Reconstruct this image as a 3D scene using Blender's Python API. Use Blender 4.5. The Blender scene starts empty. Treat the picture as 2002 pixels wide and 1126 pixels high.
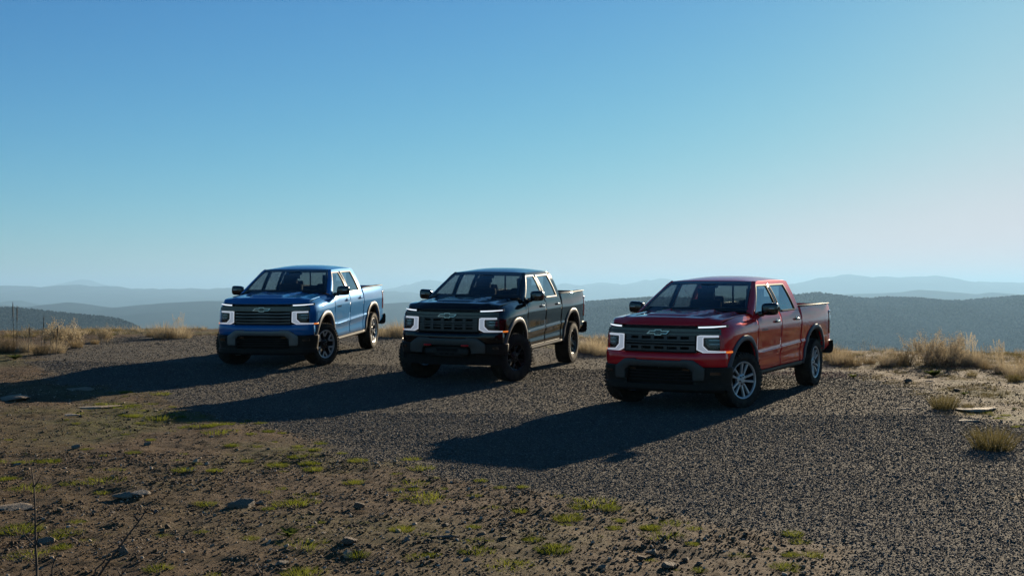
import bpy, bmesh, math, random
import numpy as np
from mathutils import Vector, Matrix

random.seed(7)
rng = np.random.default_rng(7)
SC = bpy.context.scene
COL = SC.collection
R = math.radians

# ------------------------------------------------------------------ camera
CAM_H = 1.75
FPX = 2385.36           # focal length in pixels of a 2002 px wide picture
cam_data = bpy.data.cameras.new('camera')
cam_data.sensor_width = 36.0
cam_data.lens = FPX / 2002.0 * 36.0
cam_data.clip_start = 0.1
cam_data.clip_end = 200000.0
cam = bpy.data.objects.new('camera', cam_data)
COL.objects.link(cam)
cam.location = (0, 0, CAM_H)
cam.rotation_euler = (R(90), 0, 0)
SC.camera = cam

# ------------------------------------------------------------------ sky and sun
SUN_AZ = 26.8           # degrees to the right of straight ahead (+Y)
SUN_EL = 13.7
world = bpy.data.worlds.new('World')
SC.world = world
world.use_nodes = True
wn = world.node_tree.nodes
wl = world.node_tree.links
wn.clear()
w_out = wn.new('ShaderNodeOutputWorld')
w_bg = wn.new('ShaderNodeBackground')
w_sky = wn.new('ShaderNodeTexSky')
w_sky.sky_type = 'NISHITA'
w_sky.sun_disc = False
w_sky.sun_elevation = R(SUN_EL)
w_sky.sun_rotation = R(SUN_AZ)
w_sky.altitude = 1500.0
w_sky.air_density = 1.0
w_sky.dust_density = 0.4
w_sky.ozone_density = 3.0
# one colour grade for the whole sky, channel by channel
w_sep = wn.new('ShaderNodeSeparateColor'); w_com = wn.new('ShaderNodeCombineColor')
for k_, (pw_, gn_, cap_) in enumerate(((1.40, .292, 8.3), (1.13, .735, 7.7), (1.13, .95, 8.0))):
    def wm(op, a_, b_):
        m_ = wn.new('ShaderNodeMath'); m_.operation = op
        for q_, v_ in enumerate((a_, b_)):
            if isinstance(v_, (int, float)): m_.inputs[q_].default_value = v_
            else: wl.new(v_, m_.inputs[q_])
        return m_.outputs[0]
    x_ = wm('MULTIPLY', wm('POWER', w_sep.outputs[k_], pw_), gn_)          # gain and contrast of the channel
    y_ = wm('POWER', wm('ADD', wm('POWER', wm('DIVIDE', x_, cap_), 4.0), 1.0), .25)  # soft shoulder, like film
    wl.new(wm('DIVIDE', x_, y_), w_com.inputs[k_])
w_bg.inputs['Strength'].default_value = 0.05
wl.new(w_sky.outputs[0], w_sep.inputs[0])
wl.new(w_com.outputs[0], w_bg.inputs['Color'])
wl.new(w_bg.outputs[0], w_out.inputs['Surface'])

sun_data = bpy.data.lights.new('sun', 'SUN')
sun_data.energy = 5.0
sun_data.angle = R(0.53)
sun_data.color = (1.0, 0.83, 0.60)
sun = bpy.data.objects.new('sun', sun_data)
COL.objects.link(sun)
sdir = Vector((math.sin(R(SUN_AZ)) * math.cos(R(SUN_EL)), math.cos(R(SUN_AZ)) * math.cos(R(SUN_EL)), math.sin(R(SUN_EL))))
sun.rotation_euler = sdir.to_track_quat('Z', 'Y').to_euler()
sun.location = (30, 60, 40)

vs = SC.view_settings
vs.view_transform = 'Standard'
vs.look = 'None'
vs.gamma = 1.0
vs.use_curve_mapping = False
vs.exposure = 0.88
SC.render.engine = 'CYCLES'
SC.cycles.use_denoising = True
SC.cycles.max_bounces = 8
SC.cycles.transparent_max_bounces = 16
SC.cycles.volume_bounces = 0
SC.cycles.caustics_reflective = False
SC.cycles.caustics_refractive = False
SC.cycles.sample_clamp_indirect = 6.0

# ------------------------------------------------------------------ materials
MATS = {}
def pset(b, **kw):
    for k, v in kw.items():
        k = k.replace('_', ' ')
        for key in b.inputs.keys():
            if key.lower() == k.lower():
                b.inputs[key].default_value = v
                break
def mat(name, color=(.5, .5, .5), rough=.5, metal=0.0, **kw):
    if name in MATS:
        return MATS[name]
    m = bpy.data.materials.new(name)
    m.use_nodes = True
    b = m.node_tree.nodes['Principled BSDF']
    b.inputs['Base Color'].default_value = (*color, 1)
    b.inputs['Roughness'].default_value = rough
    b.inputs['Metallic'].default_value = metal
    pset(b, **kw)
    MATS[name] = m
    return m
def noise_mat(name, c1, c2, scale=20, rough=(.5, .8), bump=0.0, bscale=60, metal=0.0, bdist=0.01, **kw):
    """procedural two-tone material with fine relief"""
    m = mat(name, c1, rough[0], metal, **kw)
    nt = m.node_tree; n = nt.nodes; l = nt.links
    b = n['Principled BSDF']
    tc = n.new('ShaderNodeTexCoord')
    nz = n.new('ShaderNodeTexNoise'); nz.inputs['Scale'].default_value = scale; nz.inputs['Detail'].default_value = 6
    l.new(tc.outputs['Object'], nz.inputs['Vector'])
    mx = n.new('ShaderNodeMix'); mx.data_type = 'RGBA'
    mx.inputs['A'].default_value = (*c1, 1); mx.inputs['B'].default_value = (*c2, 1)
    rp = n.new('ShaderNodeMapRange'); rp.inputs['From Min'].default_value = .3; rp.inputs['From Max'].default_value = .7
    l.new(nz.outputs['Fac'], rp.inputs['Value']); l.new(rp.outputs[0], mx.inputs['Factor'])
    l.new(mx.outputs['Result'], b.inputs['Base Color'])
    rr = n.new('ShaderNodeMapRange'); rr.inputs['To Min'].default_value = rough[0]; rr.inputs['To Max'].default_value = rough[1]
    l.new(nz.outputs['Fac'], rr.inputs['Value']); l.new(rr.outputs[0], b.inputs['Roughness'])
    if bump > 0:
        nb = n.new('ShaderNodeTexNoise'); nb.inputs['Scale'].default_value = bscale; nb.inputs['Detail'].default_value = 5
        l.new(tc.outputs['Object'], nb.inputs['Vector'])
        bp = n.new('ShaderNodeBump'); bp.inputs['Strength'].default_value = bump; bp.inputs['Distance'].default_value = bdist
        l.new(nb.outputs['Fac'], bp.inputs['Height']); l.new(bp.outputs[0], b.inputs['Normal'])
    return m
def glass_mat(name, tint, refl_ior=1.6):
    """thin pane: a tinted see-through layer under a mirror-like surface reflection"""
    m = bpy.data.materials.new(name); m.use_nodes = True
    n = m.node_tree.nodes; l = m.node_tree.links; n.clear()
    o = n.new('ShaderNodeOutputMaterial'); t = n.new('ShaderNodeBsdfTransparent'); g = n.new('ShaderNodeBsdfGlossy')
    lw = n.new('ShaderNodeLayerWeight'); lw.inputs['Blend'].default_value = .5
    pw = n.new('ShaderNodeMath'); pw.operation = 'POWER'; pw.inputs[1].default_value = 4.0; l.new(lw.outputs['Facing'], pw.inputs[0])
    f0 = ((refl_ior - 1) / (refl_ior + 1)) ** 2
    fr = n.new('ShaderNodeMath'); fr.operation = 'MULTIPLY_ADD'; fr.inputs[1].default_value = 1 - f0; fr.inputs[2].default_value = f0; l.new(pw.outputs[0], fr.inputs[0])
    mx = n.new('ShaderNodeMixShader')
    t.inputs['Color'].default_value = (*tint, 1); g.inputs['Roughness'].default_value = 0.0
    g.inputs['Color'].default_value = (.95, .97, 1, 1)
    l.new(fr.outputs[0], mx.inputs[0]); l.new(t.outputs[0], mx.inputs[1]); l.new(g.outputs[0], mx.inputs[2]); l.new(mx.outputs[0], o.inputs['Surface'])
    MATS[name] = m
    return m
def leaf_mat(name, c1, c2, trans=.5, rough=.6, scale=3.0):
    """grass / leaf: two-tone colour by object and blade, part of the light passes through"""
    m = bpy.data.materials.new(name); m.use_nodes = True
    n = m.node_tree.nodes; l = m.node_tree.links; n.clear()
    o = n.new('ShaderNodeOutputMaterial')
    at = n.new('ShaderNodeAttribute'); at.attribute_name = 'tone'
    oi = n.new('ShaderNodeObjectInfo')
    ad = n.new('ShaderNodeMath'); ad.operation = 'ADD'
    ml = n.new('ShaderNodeMath'); ml.operation = 'MULTIPLY_ADD'; ml.inputs[1].default_value = .5; ml.inputs[2].default_value = -.25
    l.new(oi.outputs['Random'], ml.inputs[0]); l.new(at.outputs['Fac'], ad.inputs[0]); l.new(ml.outputs[0], ad.inputs[1])
    mx = n.new('ShaderNodeMix'); mx.data_type = 'RGBA'; mx.clamp_factor = True
    mx.inputs['A'].default_value = (*c1, 1); mx.inputs['B'].default_value = (*c2, 1)
    l.new(ad.outputs[0], mx.inputs['Factor'])
    d = n.new('ShaderNodeBsdfDiffuse'); t = n.new('ShaderNodeBsdfTranslucent'); s = n.new('ShaderNodeMixShader'); s.inputs[0].default_value = trans
    l.new(mx.outputs['Result'], d.inputs['Color']); l.new(mx.outputs['Result'], t.inputs['Color'])
    l.new(d.outputs[0], s.inputs[1]); l.new(t.outputs[0], s.inputs[2])
    l.new(s.outputs[0], o.inputs['Surface'])
    MATS[name] = m
    return m

# ------------------------------------------------------------------ mesh helpers
def face_out(bm, ref=Vector((0, 0, .95))):
    """turn every open sheet so that it faces away from the middle of the vehicle"""
    seen = set()
    for f0 in bm.faces:
        if f0.index in seen: continue
        isl = []; st = [f0]; seen.add(f0.index)
        while st:
            f = st.pop(); isl.append(f)
            for e in f.edges:
                for g in e.link_faces:
                    if g.index not in seen: seen.add(g.index); st.append(g)
        r2 = Vector((max(min(sum(f.calc_center_median().x for f in isl) / len(isl), 2.0), -2.3), 0, .95))
        if sum(f.calc_area() * f.normal.dot(f.calc_center_median() - r2) for f in isl) < 0:
            for f in isl: f.normal_flip()
class MB:
    def __init__(self):
        self.v = []; self.f = []
    def add(self, vs_, fs_):
        o = len(self.v); self.v += [tuple(p) for p in vs_]; self.f += [tuple(i + o for i in q) for q in fs_]
        return self
    def grid(self, U, V, fn, mask=None, flip=False):
        nu, nv = len(U), len(V)
        P = [fn(u, v) for u in U for v in V]
        F = []
        for i in range(nu - 1):
            for j in range(nv - 1):
                a = i * nv + j; q = (a, a + 1, a + nv + 1, a + nv)
                if mask:
                    c = [sum(P[k][m] for k in q) / 4 for m in range(3)]
                    if mask(*c): continue
                F.append(q[::-1] if flip else q)
        return self.add(P, F)
    def box(self, c, s, rot=None):
        x, y, z = (k / 2 for k in s)
        P = [Vector((a * x, b * y, d * z)) for a in (-1, 1) for b in (-1, 1) for d in (-1, 1)]
        if rot is not None: P = [rot @ p for p in P]
        P = [(p.x + c[0], p.y + c[1], p.z + c[2]) for p in P]
        return self.add(P, [(0, 1, 3, 2), (4, 6, 7, 5), (0, 4, 5, 1), (2, 3, 7, 6), (0, 2, 6, 4), (1, 5, 7, 3)])
    def prism(self, poly, z0, z1, fn):
        """poly: 2D outline, extruded from z0 to z1; fn maps (a,b,h) to xyz"""
        n = len(poly)
        P = [fn(a, b, z0) for a, b in poly] + [fn(a, b, z1) for a, b in poly]
        F = [tuple(range(n))[::-1], tuple(range(n, 2 * n))] + [(i, (i + 1) % n, n + (i + 1) % n, n + i) for i in range(n)]
        return self.add(P, F)
    def strip(self, A, B, fn, h0, h1, sub=1):
        """solid ribbon between 2D polylines A and B (equal counts); fn(a,b,h)->xyz"""
        def dens(L):
            out = []
            for k in range(len(L) - 1):
                for m in range(sub):
                    t = m / sub; out.append(tuple(L[k][i] * (1 - t) + L[k + 1][i] * t for i in (0, 1)))
            out.append(L[-1]); return out
        A = dens(A); B = dens(B); n = len(A)
        P = [fn(*a, h1) for a in A] + [fn(*b, h1) for b in B] + [fn(*a, h0) for a in A] + [fn(*b, h0) for b in B]
        F = []
        for i in range(n - 1):
            F += [(i, i + 1, n + i + 1, n + i), (2 * n + i, 3 * n + i, 3 * n + i + 1, 2 * n + i + 1),
                  (i, 2 * n + i, 2 * n + i + 1, i + 1), (n + i, n + i + 1, 3 * n + i + 1, 3 * n + i)]
        F += [(0, n, 3 * n, 2 * n), (n - 1, 3 * n - 1, 4 * n - 1, 2 * n - 1)]
        return self.add(P, F)
    def lathe(self, prof, n, axis='y', closed=False):
        """prof: (r, h) pairs spun about the axis"""
        P = []; m = len(prof)
        for i in range(n):
            a = 2 * math.pi * i / n
            for r, h in prof:
                P.append((r * math.cos(a), h, r * math.sin(a)) if axis == 'y' else (r * math.cos(a), r * math.sin(a), h))
        F = []
        for i in range(n):
            for j in range(m - 1):
                F.append((i * m + j, i * m + j + 1, ((i + 1) % n) * m + j + 1, ((i + 1) % n) * m + j))
        return self.add(P, F)
    def tube(self, pts, rad, n=6, caps=True):
        pts = [Vector(p) for p in pts]; k = len(pts)
        if not hasattr(rad, '__len__'): rad = [rad] * k
        P = []; up = Vector((0.13, 0.31, 0.94))
        for i, p in enumerate(pts):
            d = (pts[min(i + 1, k - 1)] - pts[max(i - 1, 0)]).normalized()
            a = d.cross(up)
            if a.length < 1e-3: a = d.cross(Vector((1, 0, 0)))
            a.normalize(); b = d.cross(a)
            for j in range(n):
                t = 2 * math.pi * j / n; P.append(p + (a * math.cos(t) + b * math.sin(t)) * rad[i])
        F = [(i * n + j, i * n + (j + 1) % n, (i + 1) * n + (j + 1) % n, (i + 1) * n + j) for i in range(k - 1) for j in range(n)]
        if caps: F += [tuple(range(n))[::-1], tuple(range((k - 1) * n, k * n))]
        return self.add(P, F)
    def build(self, name, m, parent=None, smooth=True, angle=35, solid=0.0, bevel=0.0, seg=2, recalc=True, subsurf=0):
        me = bpy.data.meshes.new(name)
        me.from_pydata(self.v, [], self.f)
        if recalc:
            bm = bmesh.new(); bm.from_mesh(me)
            bmesh.ops.remove_doubles(bm, verts=bm.verts, dist=1e-5); bm.faces.index_update()
            bmesh.ops.recalc_face_normals(bm, faces=bm.faces)
            if solid: face_out(bm)
            bm.to_mesh(me); bm.free()
        return link(name, me, m, parent, smooth, angle, solid, bevel, seg, subsurf)
def link(name, me, m, parent=None, smooth=True, angle=35, solid=0.0, bevel=0.0, seg=2, subsurf=0):
    if isinstance(m, str): m = MATS[m]
    if len(me.materials) == 0: me.materials.append(m)
    if smooth:
        me.polygons.foreach_set('use_smooth', [True] * len(me.polygons))
        if angle and not bevel: me.set_sharp_from_angle(angle=R(angle))
    o = bpy.data.objects.new(name, me)
    COL.objects.link(o)
    if parent is not None: o.parent = parent
    if subsurf:
        s = o.modifiers.new('sub', 'SUBSURF'); s.levels = subsurf; s.render_levels = subsurf
    if solid:
        s = o.modifiers.new('solid', 'SOLIDIFY'); s.thickness = solid; s.offset = -1
    if bevel:
        s = o.modifiers.new('bevel', 'BEVEL'); s.width = bevel; s.segments = seg; s.limit_method = 'ANGLE'; s.angle_limit = R(30)
        s.harden_normals = False
    return o
def tag(o, label=None, cat=None, group=None, kind=None):
    if label: o['label'] = label
    if cat: o['category'] = cat
    if group: o['group'] = group
    if kind: o['kind'] = kind
    return o
def empty(name, loc=(0, 0, 0)):
    o = bpy.data.objects.new(name, None); COL.objects.link(o); o.location = loc; o.empty_display_size = .2
    return o
def lin(a, b, n): return [a + (b - a) * i / (n - 1) for i in range(n)]
def smooth01(t): t = min(max(t, 0), 1); return t * t * (3 - 2 * t)

# ------------------------------------------------------------------ ground shape
CONTROL = [  # (x, y, z relative to the camera): wheel contacts, crest of the rise, foreground
 (3.316, 17.916, -1.753), (1.8, 18.769, -1.741), (5.152, 21.179, -1.687), (3.636, 22.032, -1.675),
 (-.01, 21.727, -1.653), (-1.665, 22.262, -1.629), (1.143, 25.289, -1.543), (-.513, 25.824, -1.519),
 (-3.7, 23.689, -1.490), (-5.425, 23.913, -1.490), (-3.217, 27.4, -1.355), (-4.943, 27.624, -1.354),
 (-13, 31, -1.22), (-9, 33, -1.20), (-3, 33.5, -1.22), (1, 31.5, -1.36), (4, 29.5, -1.48), (7.5, 27.5, -1.60), (12, 26.5, -1.66), (18, 26, -1.7), (-20, 30, -1.25),
 (-9, 24, -1.44), (-8, 18, -1.62), (-4, 8, -1.80), (0, 8, -1.84), (4, 8, -1.88), (8, 12, -1.86), (9, 18, -1.78), (-12, 14, -1.68), (0, 4, -1.84), (12, 8, -1.9), (-12, 5, -1.75), (0, 14, -1.79)]
CP = np.array(CONTROL)
def _tps_k(d2):
    return np.where(d2 > 0, .5 * d2 * np.log(d2 + 1e-12), 0)
_n = len(CP)
_A = np.zeros((_n + 3, _n + 3))
_d2 = ((CP[:, None, :2] - CP[None, :, :2]) ** 2).sum(-1)
_A[:_n, :_n] = _tps_k(_d2) + np.eye(_n) * .35
_A[:_n, _n] = 1; _A[:_n, _n + 1:] = CP[:, :2]; _A[_n, :_n] = 1; _A[_n + 1:, :_n] = CP[:, :2].T
_W = np.linalg.solve(_A, np.concatenate([CP[:, 2], np.zeros(3)]))
EDGE_X = [-60, -25, -13, -9, -3, 1, 4, 7.5, 12, 18, 30, 70]
EDGE_Y = [24, 31, 32.5, 34, 34.5, 32.5, 30.5, 29, 28.5, 28, 27, 22]
def ground_base(x, y):
    x = np.asarray(x, float); y = np.asarray(y, float); sh = x.shape
    xc = np.clip(x, -22, 20).ravel(); yc = np.clip(y, 2, 36).ravel()
    z = _W[_n] + _W[_n + 1] * xc + _W[_n + 2] * yc
    for i in range(_n):
        z = z + _W[i] * _tps_k((xc - CP[i, 0]) ** 2 + (yc - CP[i, 1]) ** 2)
    z = z.reshape(sh) + CAM_H
    e = np.interp(x, EDGE_X, EDGE_Y)
    over = np.maximum(y - e, 0) + np.maximum(np.abs(x) - 45, 0) * .6
    drop = np.where(over < 12, over ** 2 * .018, 2.592 + (over - 12) * .43)
    return z - drop
# cheap tileable value noise for relief
_NT = rng.random((256, 256))
def vnoise(x, y):
    x = np.asarray(x, float); y = np.asarray(y, float)
    xi = np.floor(x).astype(int); yi = np.floor(y).astype(int); fx = x - xi; fy = y - yi
    fx = fx * fx * (3 - 2 * fx); fy = fy * fy * (3 - 2 * fy)
    a = _NT[xi & 255, yi & 255]; b = _NT[(xi + 1) & 255, yi & 255]; c = _NT[xi & 255, (yi + 1) & 255]; d = _NT[(xi + 1) & 255, (yi + 1) & 255]
    return (a * (1 - fx) + b * fx) * (1 - fy) + (c * (1 - fx) + d * fx) * fy
def fbm(x, y, o=4):
    s = 0; a = .5
    for k in range(o):
        s = s + a * vnoise(x * 2 ** k + 17.3 * k, y * 2 ** k - 9.1 * k); a *= .5
    return s
def pix_ground(px, py):
    """point of the ground seen at a pixel of the 2002 x 1126 photograph"""
    dx = (px - 1001) / FPX; dz = (562.57 - py) / FPX
    ys = np.arange(4.0, 60, .04)
    hit = np.nonzero(CAM_H + dz * ys < ground_base(dx * ys, ys))[0]
    y = float(ys[hit[0]]) if len(hit) else 60.0
    return dx * y, y, float(ground_base(dx * y, y))
# outline of the dark gravel lot, found on the ground
_LOT_PX = [(2080, 862), (1880, 808), (1790, 765), (1690, 735), (1620, 712), (1480, 694), (1130, 690), (960, 668), (760, 660), (560, 656), (400, 657), (290, 657), (215, 662), (150, 675), (95, 692), (60, 715), (110, 742), (230, 757), (335, 772),
           (395, 806), (520, 832), (640, 866), (740, 892), (860, 925), (1000, 958), (1130, 980), (1290, 1002), (1440, 1022), (1570, 1050), (1650, 1085), (1720, 1140), (1820, 1240), (2080, 1300)]
LOT = np.array([pix_ground(*p)[:2] for p in _LOT_PX])
def lot_sd(x, y):
    """signed distance to the lot outline, positive inside"""
    x = np.asarray(x, float); y = np.asarray(y, float); sh = x.shape
    x = x.ravel(); y = y.ravel()
    d = np.full(x.shape, 1e9); ins = np.zeros(x.shape, bool)
    n = len(LOT)
    for i in range(n):
        ax, ay = LOT[i]; bx, by = LOT[(i + 1) % n]
        ex, ey = bx - ax, by - ay
        t = np.clip(((x - ax) * ex + (y - ay) * ey) / (ex * ex + ey * ey + 1e-12), 0, 1)
        d = np.minimum(d, np.hypot(x - ax - t * ex, y - ay - t * ey))
        c = ((ay > y) != (by > y)) & (x < (bx - ax) * (y - ay) / (by - ay + 1e-12) + ax)
        ins ^= c
    return np.where(ins, d, -d).reshape(sh)
def lot_mask(x, y):
    s = lot_sd(x, y) + (fbm(np.asarray(x) * 1.1 + 40, np.asarray(y) * 1.1, 4) - .47) * 1.5
    return np.clip(s / .7 + .5, 0, 1)
# ------------------------------------------------------------------ ground sheets
CONTACT = CP[:12, :2]
def relief(x, y):
    x = np.asarray(x, float); y = np.asarray(y, float)
    m = lot_mask(x, y)
    dirt = (fbm(x * .9, y * .9, 3) - .45) * .08 + (fbm(x * 3.1 + 5, y * 3.1, 4) - .45) * .055 + np.maximum(fbm(x * 9 + 3, y * 9, 3) - .5, 0) * .07 + (vnoise(x * 31, y * 31) - .5) * .014
    lot = (fbm(x * .6 + 9, y * .6, 3) - .45) * .035 + (fbm(x * 5 + 2, y * 5, 4) - .45) * .022 + (vnoise(x * 28, y * 28) - .5) * .008
    r = dirt * (1 - m) + lot * m
    w = np.ones_like(x)
    for cx, cy in CONTACT: w = np.minimum(w, np.clip((np.hypot(x - cx, y - cy) - .25) / .6, 0, 1))
    return r * w
def ground_z(x, y): return ground_base(x, y) + relief(x, y)
def gz(x, y): return float(ground_z(np.array([x]), np.array([y]))[0])

def spaced(a, b, d0, grow, dmax):
    out = [a]; d = d0
    while out[-1] < b:
        out.append(out[-1] + d); d = min(d * grow, dmax)
    return out
xs_r = spaced(7.5, 160, .06, 1.06, 12)
gx = np.array([-v for v in xs_r[:0:-1]] + list(np.arange(-7.5, 7.5, .05)) + xs_r)
gy = np.array(spaced(4.0, 15, .038, 1.0, .038) + spaced(15.05, 40, .05, 1.006, .16) + spaced(40.2, 420, .25, 1.08, 14))
GX, GY = np.meshgrid(gx, gy, indexing='ij')
GZ = ground_z(GX, GY)
GM = lot_mask(GX, GY)
sd_ = lot_sd(GX, GY)
GREEN = np.clip((fbm(GX * .55 + 3, GY * .55 + 8, 4) - .42) * 4, 0, 1) * (1 - GM) * np.clip(1.2 - np.abs(sd_ + 1.0) / 2.4, .12, 1)
nx_, ny_ = GX.shape
idx_ = np.arange(nx_ * ny_).reshape(nx_, ny_)
quads = np.stack([idx_[:-1, :-1], idx_[1:, :-1], idx_[1:, 1:], idx_[:-1, 1:]], -1).reshape(-1, 4)
fm = GM.ravel()[quads].mean(1)
verts_all = np.stack([GX, GY, GZ], -1).reshape(-1, 3)
def np_mesh(name, verts, faces, attrs=None):
    me = bpy.data.meshes.new(name)
    me.vertices.add(len(verts)); me.vertices.foreach_set('co', np.asarray(verts, np.float32).ravel())
    k = faces.shape[1]
    me.loops.add(faces.size); me.loops.foreach_set('vertex_index', faces.astype(np.int32).ravel())
    me.polygons.add(len(faces)); me.polygons.foreach_set('loop_start', (np.arange(len(faces)) * k).astype(np.int32)); me.polygons.foreach_set('loop_total', np.full(len(faces), k, np.int32))
    me.polygons.foreach_set('use_smooth', np.ones(len(faces), bool))
    me.update(calc_edges=True)
    for n, v in (attrs or {}).items():
        a = me.attributes.new(n, 'FLOAT', 'POINT'); a.data.foreach_set('value', np.asarray(v, np.float32).ravel())
    return me
def sub_mesh(name, sel):
    f = quads[sel]; u, inv = np.unique(f, return_inverse=True)
    return np_mesh(name, verts_all[u], inv.reshape(f.shape), {'lot': GM.ravel()[u], 'green': GREEN.ravel()[u]})

def ground_material():
    m = bpy.data.materials.new('ground_mix'); m.use_nodes = True
    nt = m.node_tree; n = nt.nodes; l = nt.links; b = n['Principled BSDF']
    geo = n.new('ShaderNodeNewGeometry')
    def noise(scale, detail=6, rough=.6):
        t = n.new('ShaderNodeTexNoise'); t.inputs['Scale'].default_value = scale; t.inputs['Detail'].default_value = detail; t.inputs['Roughness'].default_value = rough
        l.new(geo.outputs['Position'], t.inputs['Vector']); return t.outputs['Fac']
    def vor(scale, out='Color'):
        t = n.new('ShaderNodeTexVoronoi'); t.inputs['Scale'].default_value = scale; l.new(geo.outputs['Position'], t.inputs['Vector']); return t.outputs[out]
    def ramp(src, stops):
        r = n.new('ShaderNodeValToRGB'); l.new(src, r.inputs[0]); e = r.color_ramp.elements
        while len(e) < len(stops): e.new(.5)
        for i, (p, c) in enumerate(stops): e[i].position = p; e[i].color = (*c, 1)
        return r.outputs[0]
    def mix(f, a, b_):
        x = n.new('ShaderNodeMix'); x.data_type = 'RGBA'; l.new(f, x.inputs['Factor']); l.new(a, x.inputs['A']); l.new(b_, x.inputs['B']); return x.outputs['Result']
    def math_(op, a, b_=None, c=None):
        x = n.new('ShaderNodeMath'); x.operation = op
        for i, v in enumerate((a, b_, c)):
            if v is None: continue
            if isinstance(v, (int, float)): x.inputs[i].default_value = v
            else: l.new(v, x.inputs[i])
        return x.outputs[0]
    att = n.new('ShaderNodeAttribute'); att.attribute_name = 'lot'
    atg = n.new('ShaderNodeAttribute'); atg.attribute_name = 'green'
    dirt = mix(math_('MULTIPLY', noise(7), 1.0), ramp(noise(1.3), [(.3, (.088, .052, .023)), (.7, (.148, .089, .041))]), ramp(noise(34, 8, .7), [(.36, (.040, .029, .013)), (.55, (.138, .084, .038)), (.75, (.25, .165, .082))]))
    lit = n.new('ShaderNodeMix'); lit.data_type = 'RGBA'; lit.blend_type = 'MULTIPLY'; lit.inputs['Factor'].default_value = 1.0
    l.new(dirt, lit.inputs['A']); l.new(ramp(noise(110, 4, .7), [(.38, (.22, .21, .20)), (.5, (.85, .85, .84)), (.64, (1.7, 1.68, 1.6))]), lit.inputs['B']); dirt = lit.outputs['Result']
    green = ramp(noise(40), [(.3, (.050, .052, .012)), (.7, (.11, .115, .022))])
    dirt = mix(math_('MULTIPLY', atg.outputs['Fac'], math_('MULTIPLY', noise(14), 1.5)), dirt, green)
    sep = n.new('ShaderNodeSeparateColor'); l.new(vor(55), sep.inputs[0])
    grav = ramp(sep.outputs[0], [(.0, (.066, .058, .046)), (.5, (.102, .090, .072)), (.85, (.132, .117, .095)), (1.0, (.18, .161, .133))])
    gpatch = n.new('ShaderNodeMix'); gpatch.data_type = 'RGBA'; gpatch.blend_type = 'MULTIPLY'; gpatch.inputs['Factor'].default_value = 1.0
    l.new(grav, gpatch.inputs['A']); l.new(ramp(noise(.55, 5), [(.35, (.78, .78, .80)), (.65, (1.15, 1.12, 1.05))]), gpatch.inputs['B'])
    k = math_('ADD', att.outputs['Fac'], math_('MULTIPLY_ADD', noise(9, 5), .9, -.45))
    kk = n.new('ShaderNodeMapRange'); kk.inputs['From Min'].default_value = .38; kk.inputs['From Max'].default_value = .62; l.new(k, kk.inputs['Value'])
    l.new(mix(kk.outputs[0], dirt, gpatch.outputs['Result']), b.inputs['Base Color'])
    b.inputs['Roughness'].default_value = .85; b.inputs['Specular IOR Level'].default_value = .25
    rr = n.new('ShaderNodeMapRange'); rr.inputs['To Min'].default_value = .9; rr.inputs['To Max'].default_value = .95; l.new(kk.outputs[0], rr.inputs['Value']); l.new(rr.outputs[0], b.inputs['Roughness'])
    hd = math_('ADD', math_('MULTIPLY', noise(45, 6, .7), .8), math_('MULTIPLY', noise(160, 3), .3))
    hg = math_('SUBTRACT', math_('MULTIPLY', noise(90, 4), .5), math_('MULTIPLY', vor(55, 'Distance'), .9))
    hm = n.new('ShaderNodeMix'); hm.data_type = 'FLOAT'; l.new(kk.outputs[0], hm.inputs['Factor']); l.new(hd, hm.inputs['A']); l.new(hg, hm.inputs['B'])
    bp = n.new('ShaderNodeBump'); bp.inputs['Strength'].default_value = 1.0; bp.inputs['Distance'].default_value = .034
    l.new(hm.outputs['Result'], bp.inputs['Height']); l.new(bp.outputs[0], b.inputs['Normal'])
    MATS['ground_mix'] = m
    return m
ground_material()
g_o = link('ground', sub_mesh('ground', fm <= .5), 'ground_mix', angle=0); tag(g_o, 'brown stony dirt with patches of short green grass', kind='structure')
l_o = link('gravel_lot', sub_mesh('gravel_lot', fm > .5), 'ground_mix', angle=0); tag(l_o, 'dark grey crushed gravel parking area', kind='structure')

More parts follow.
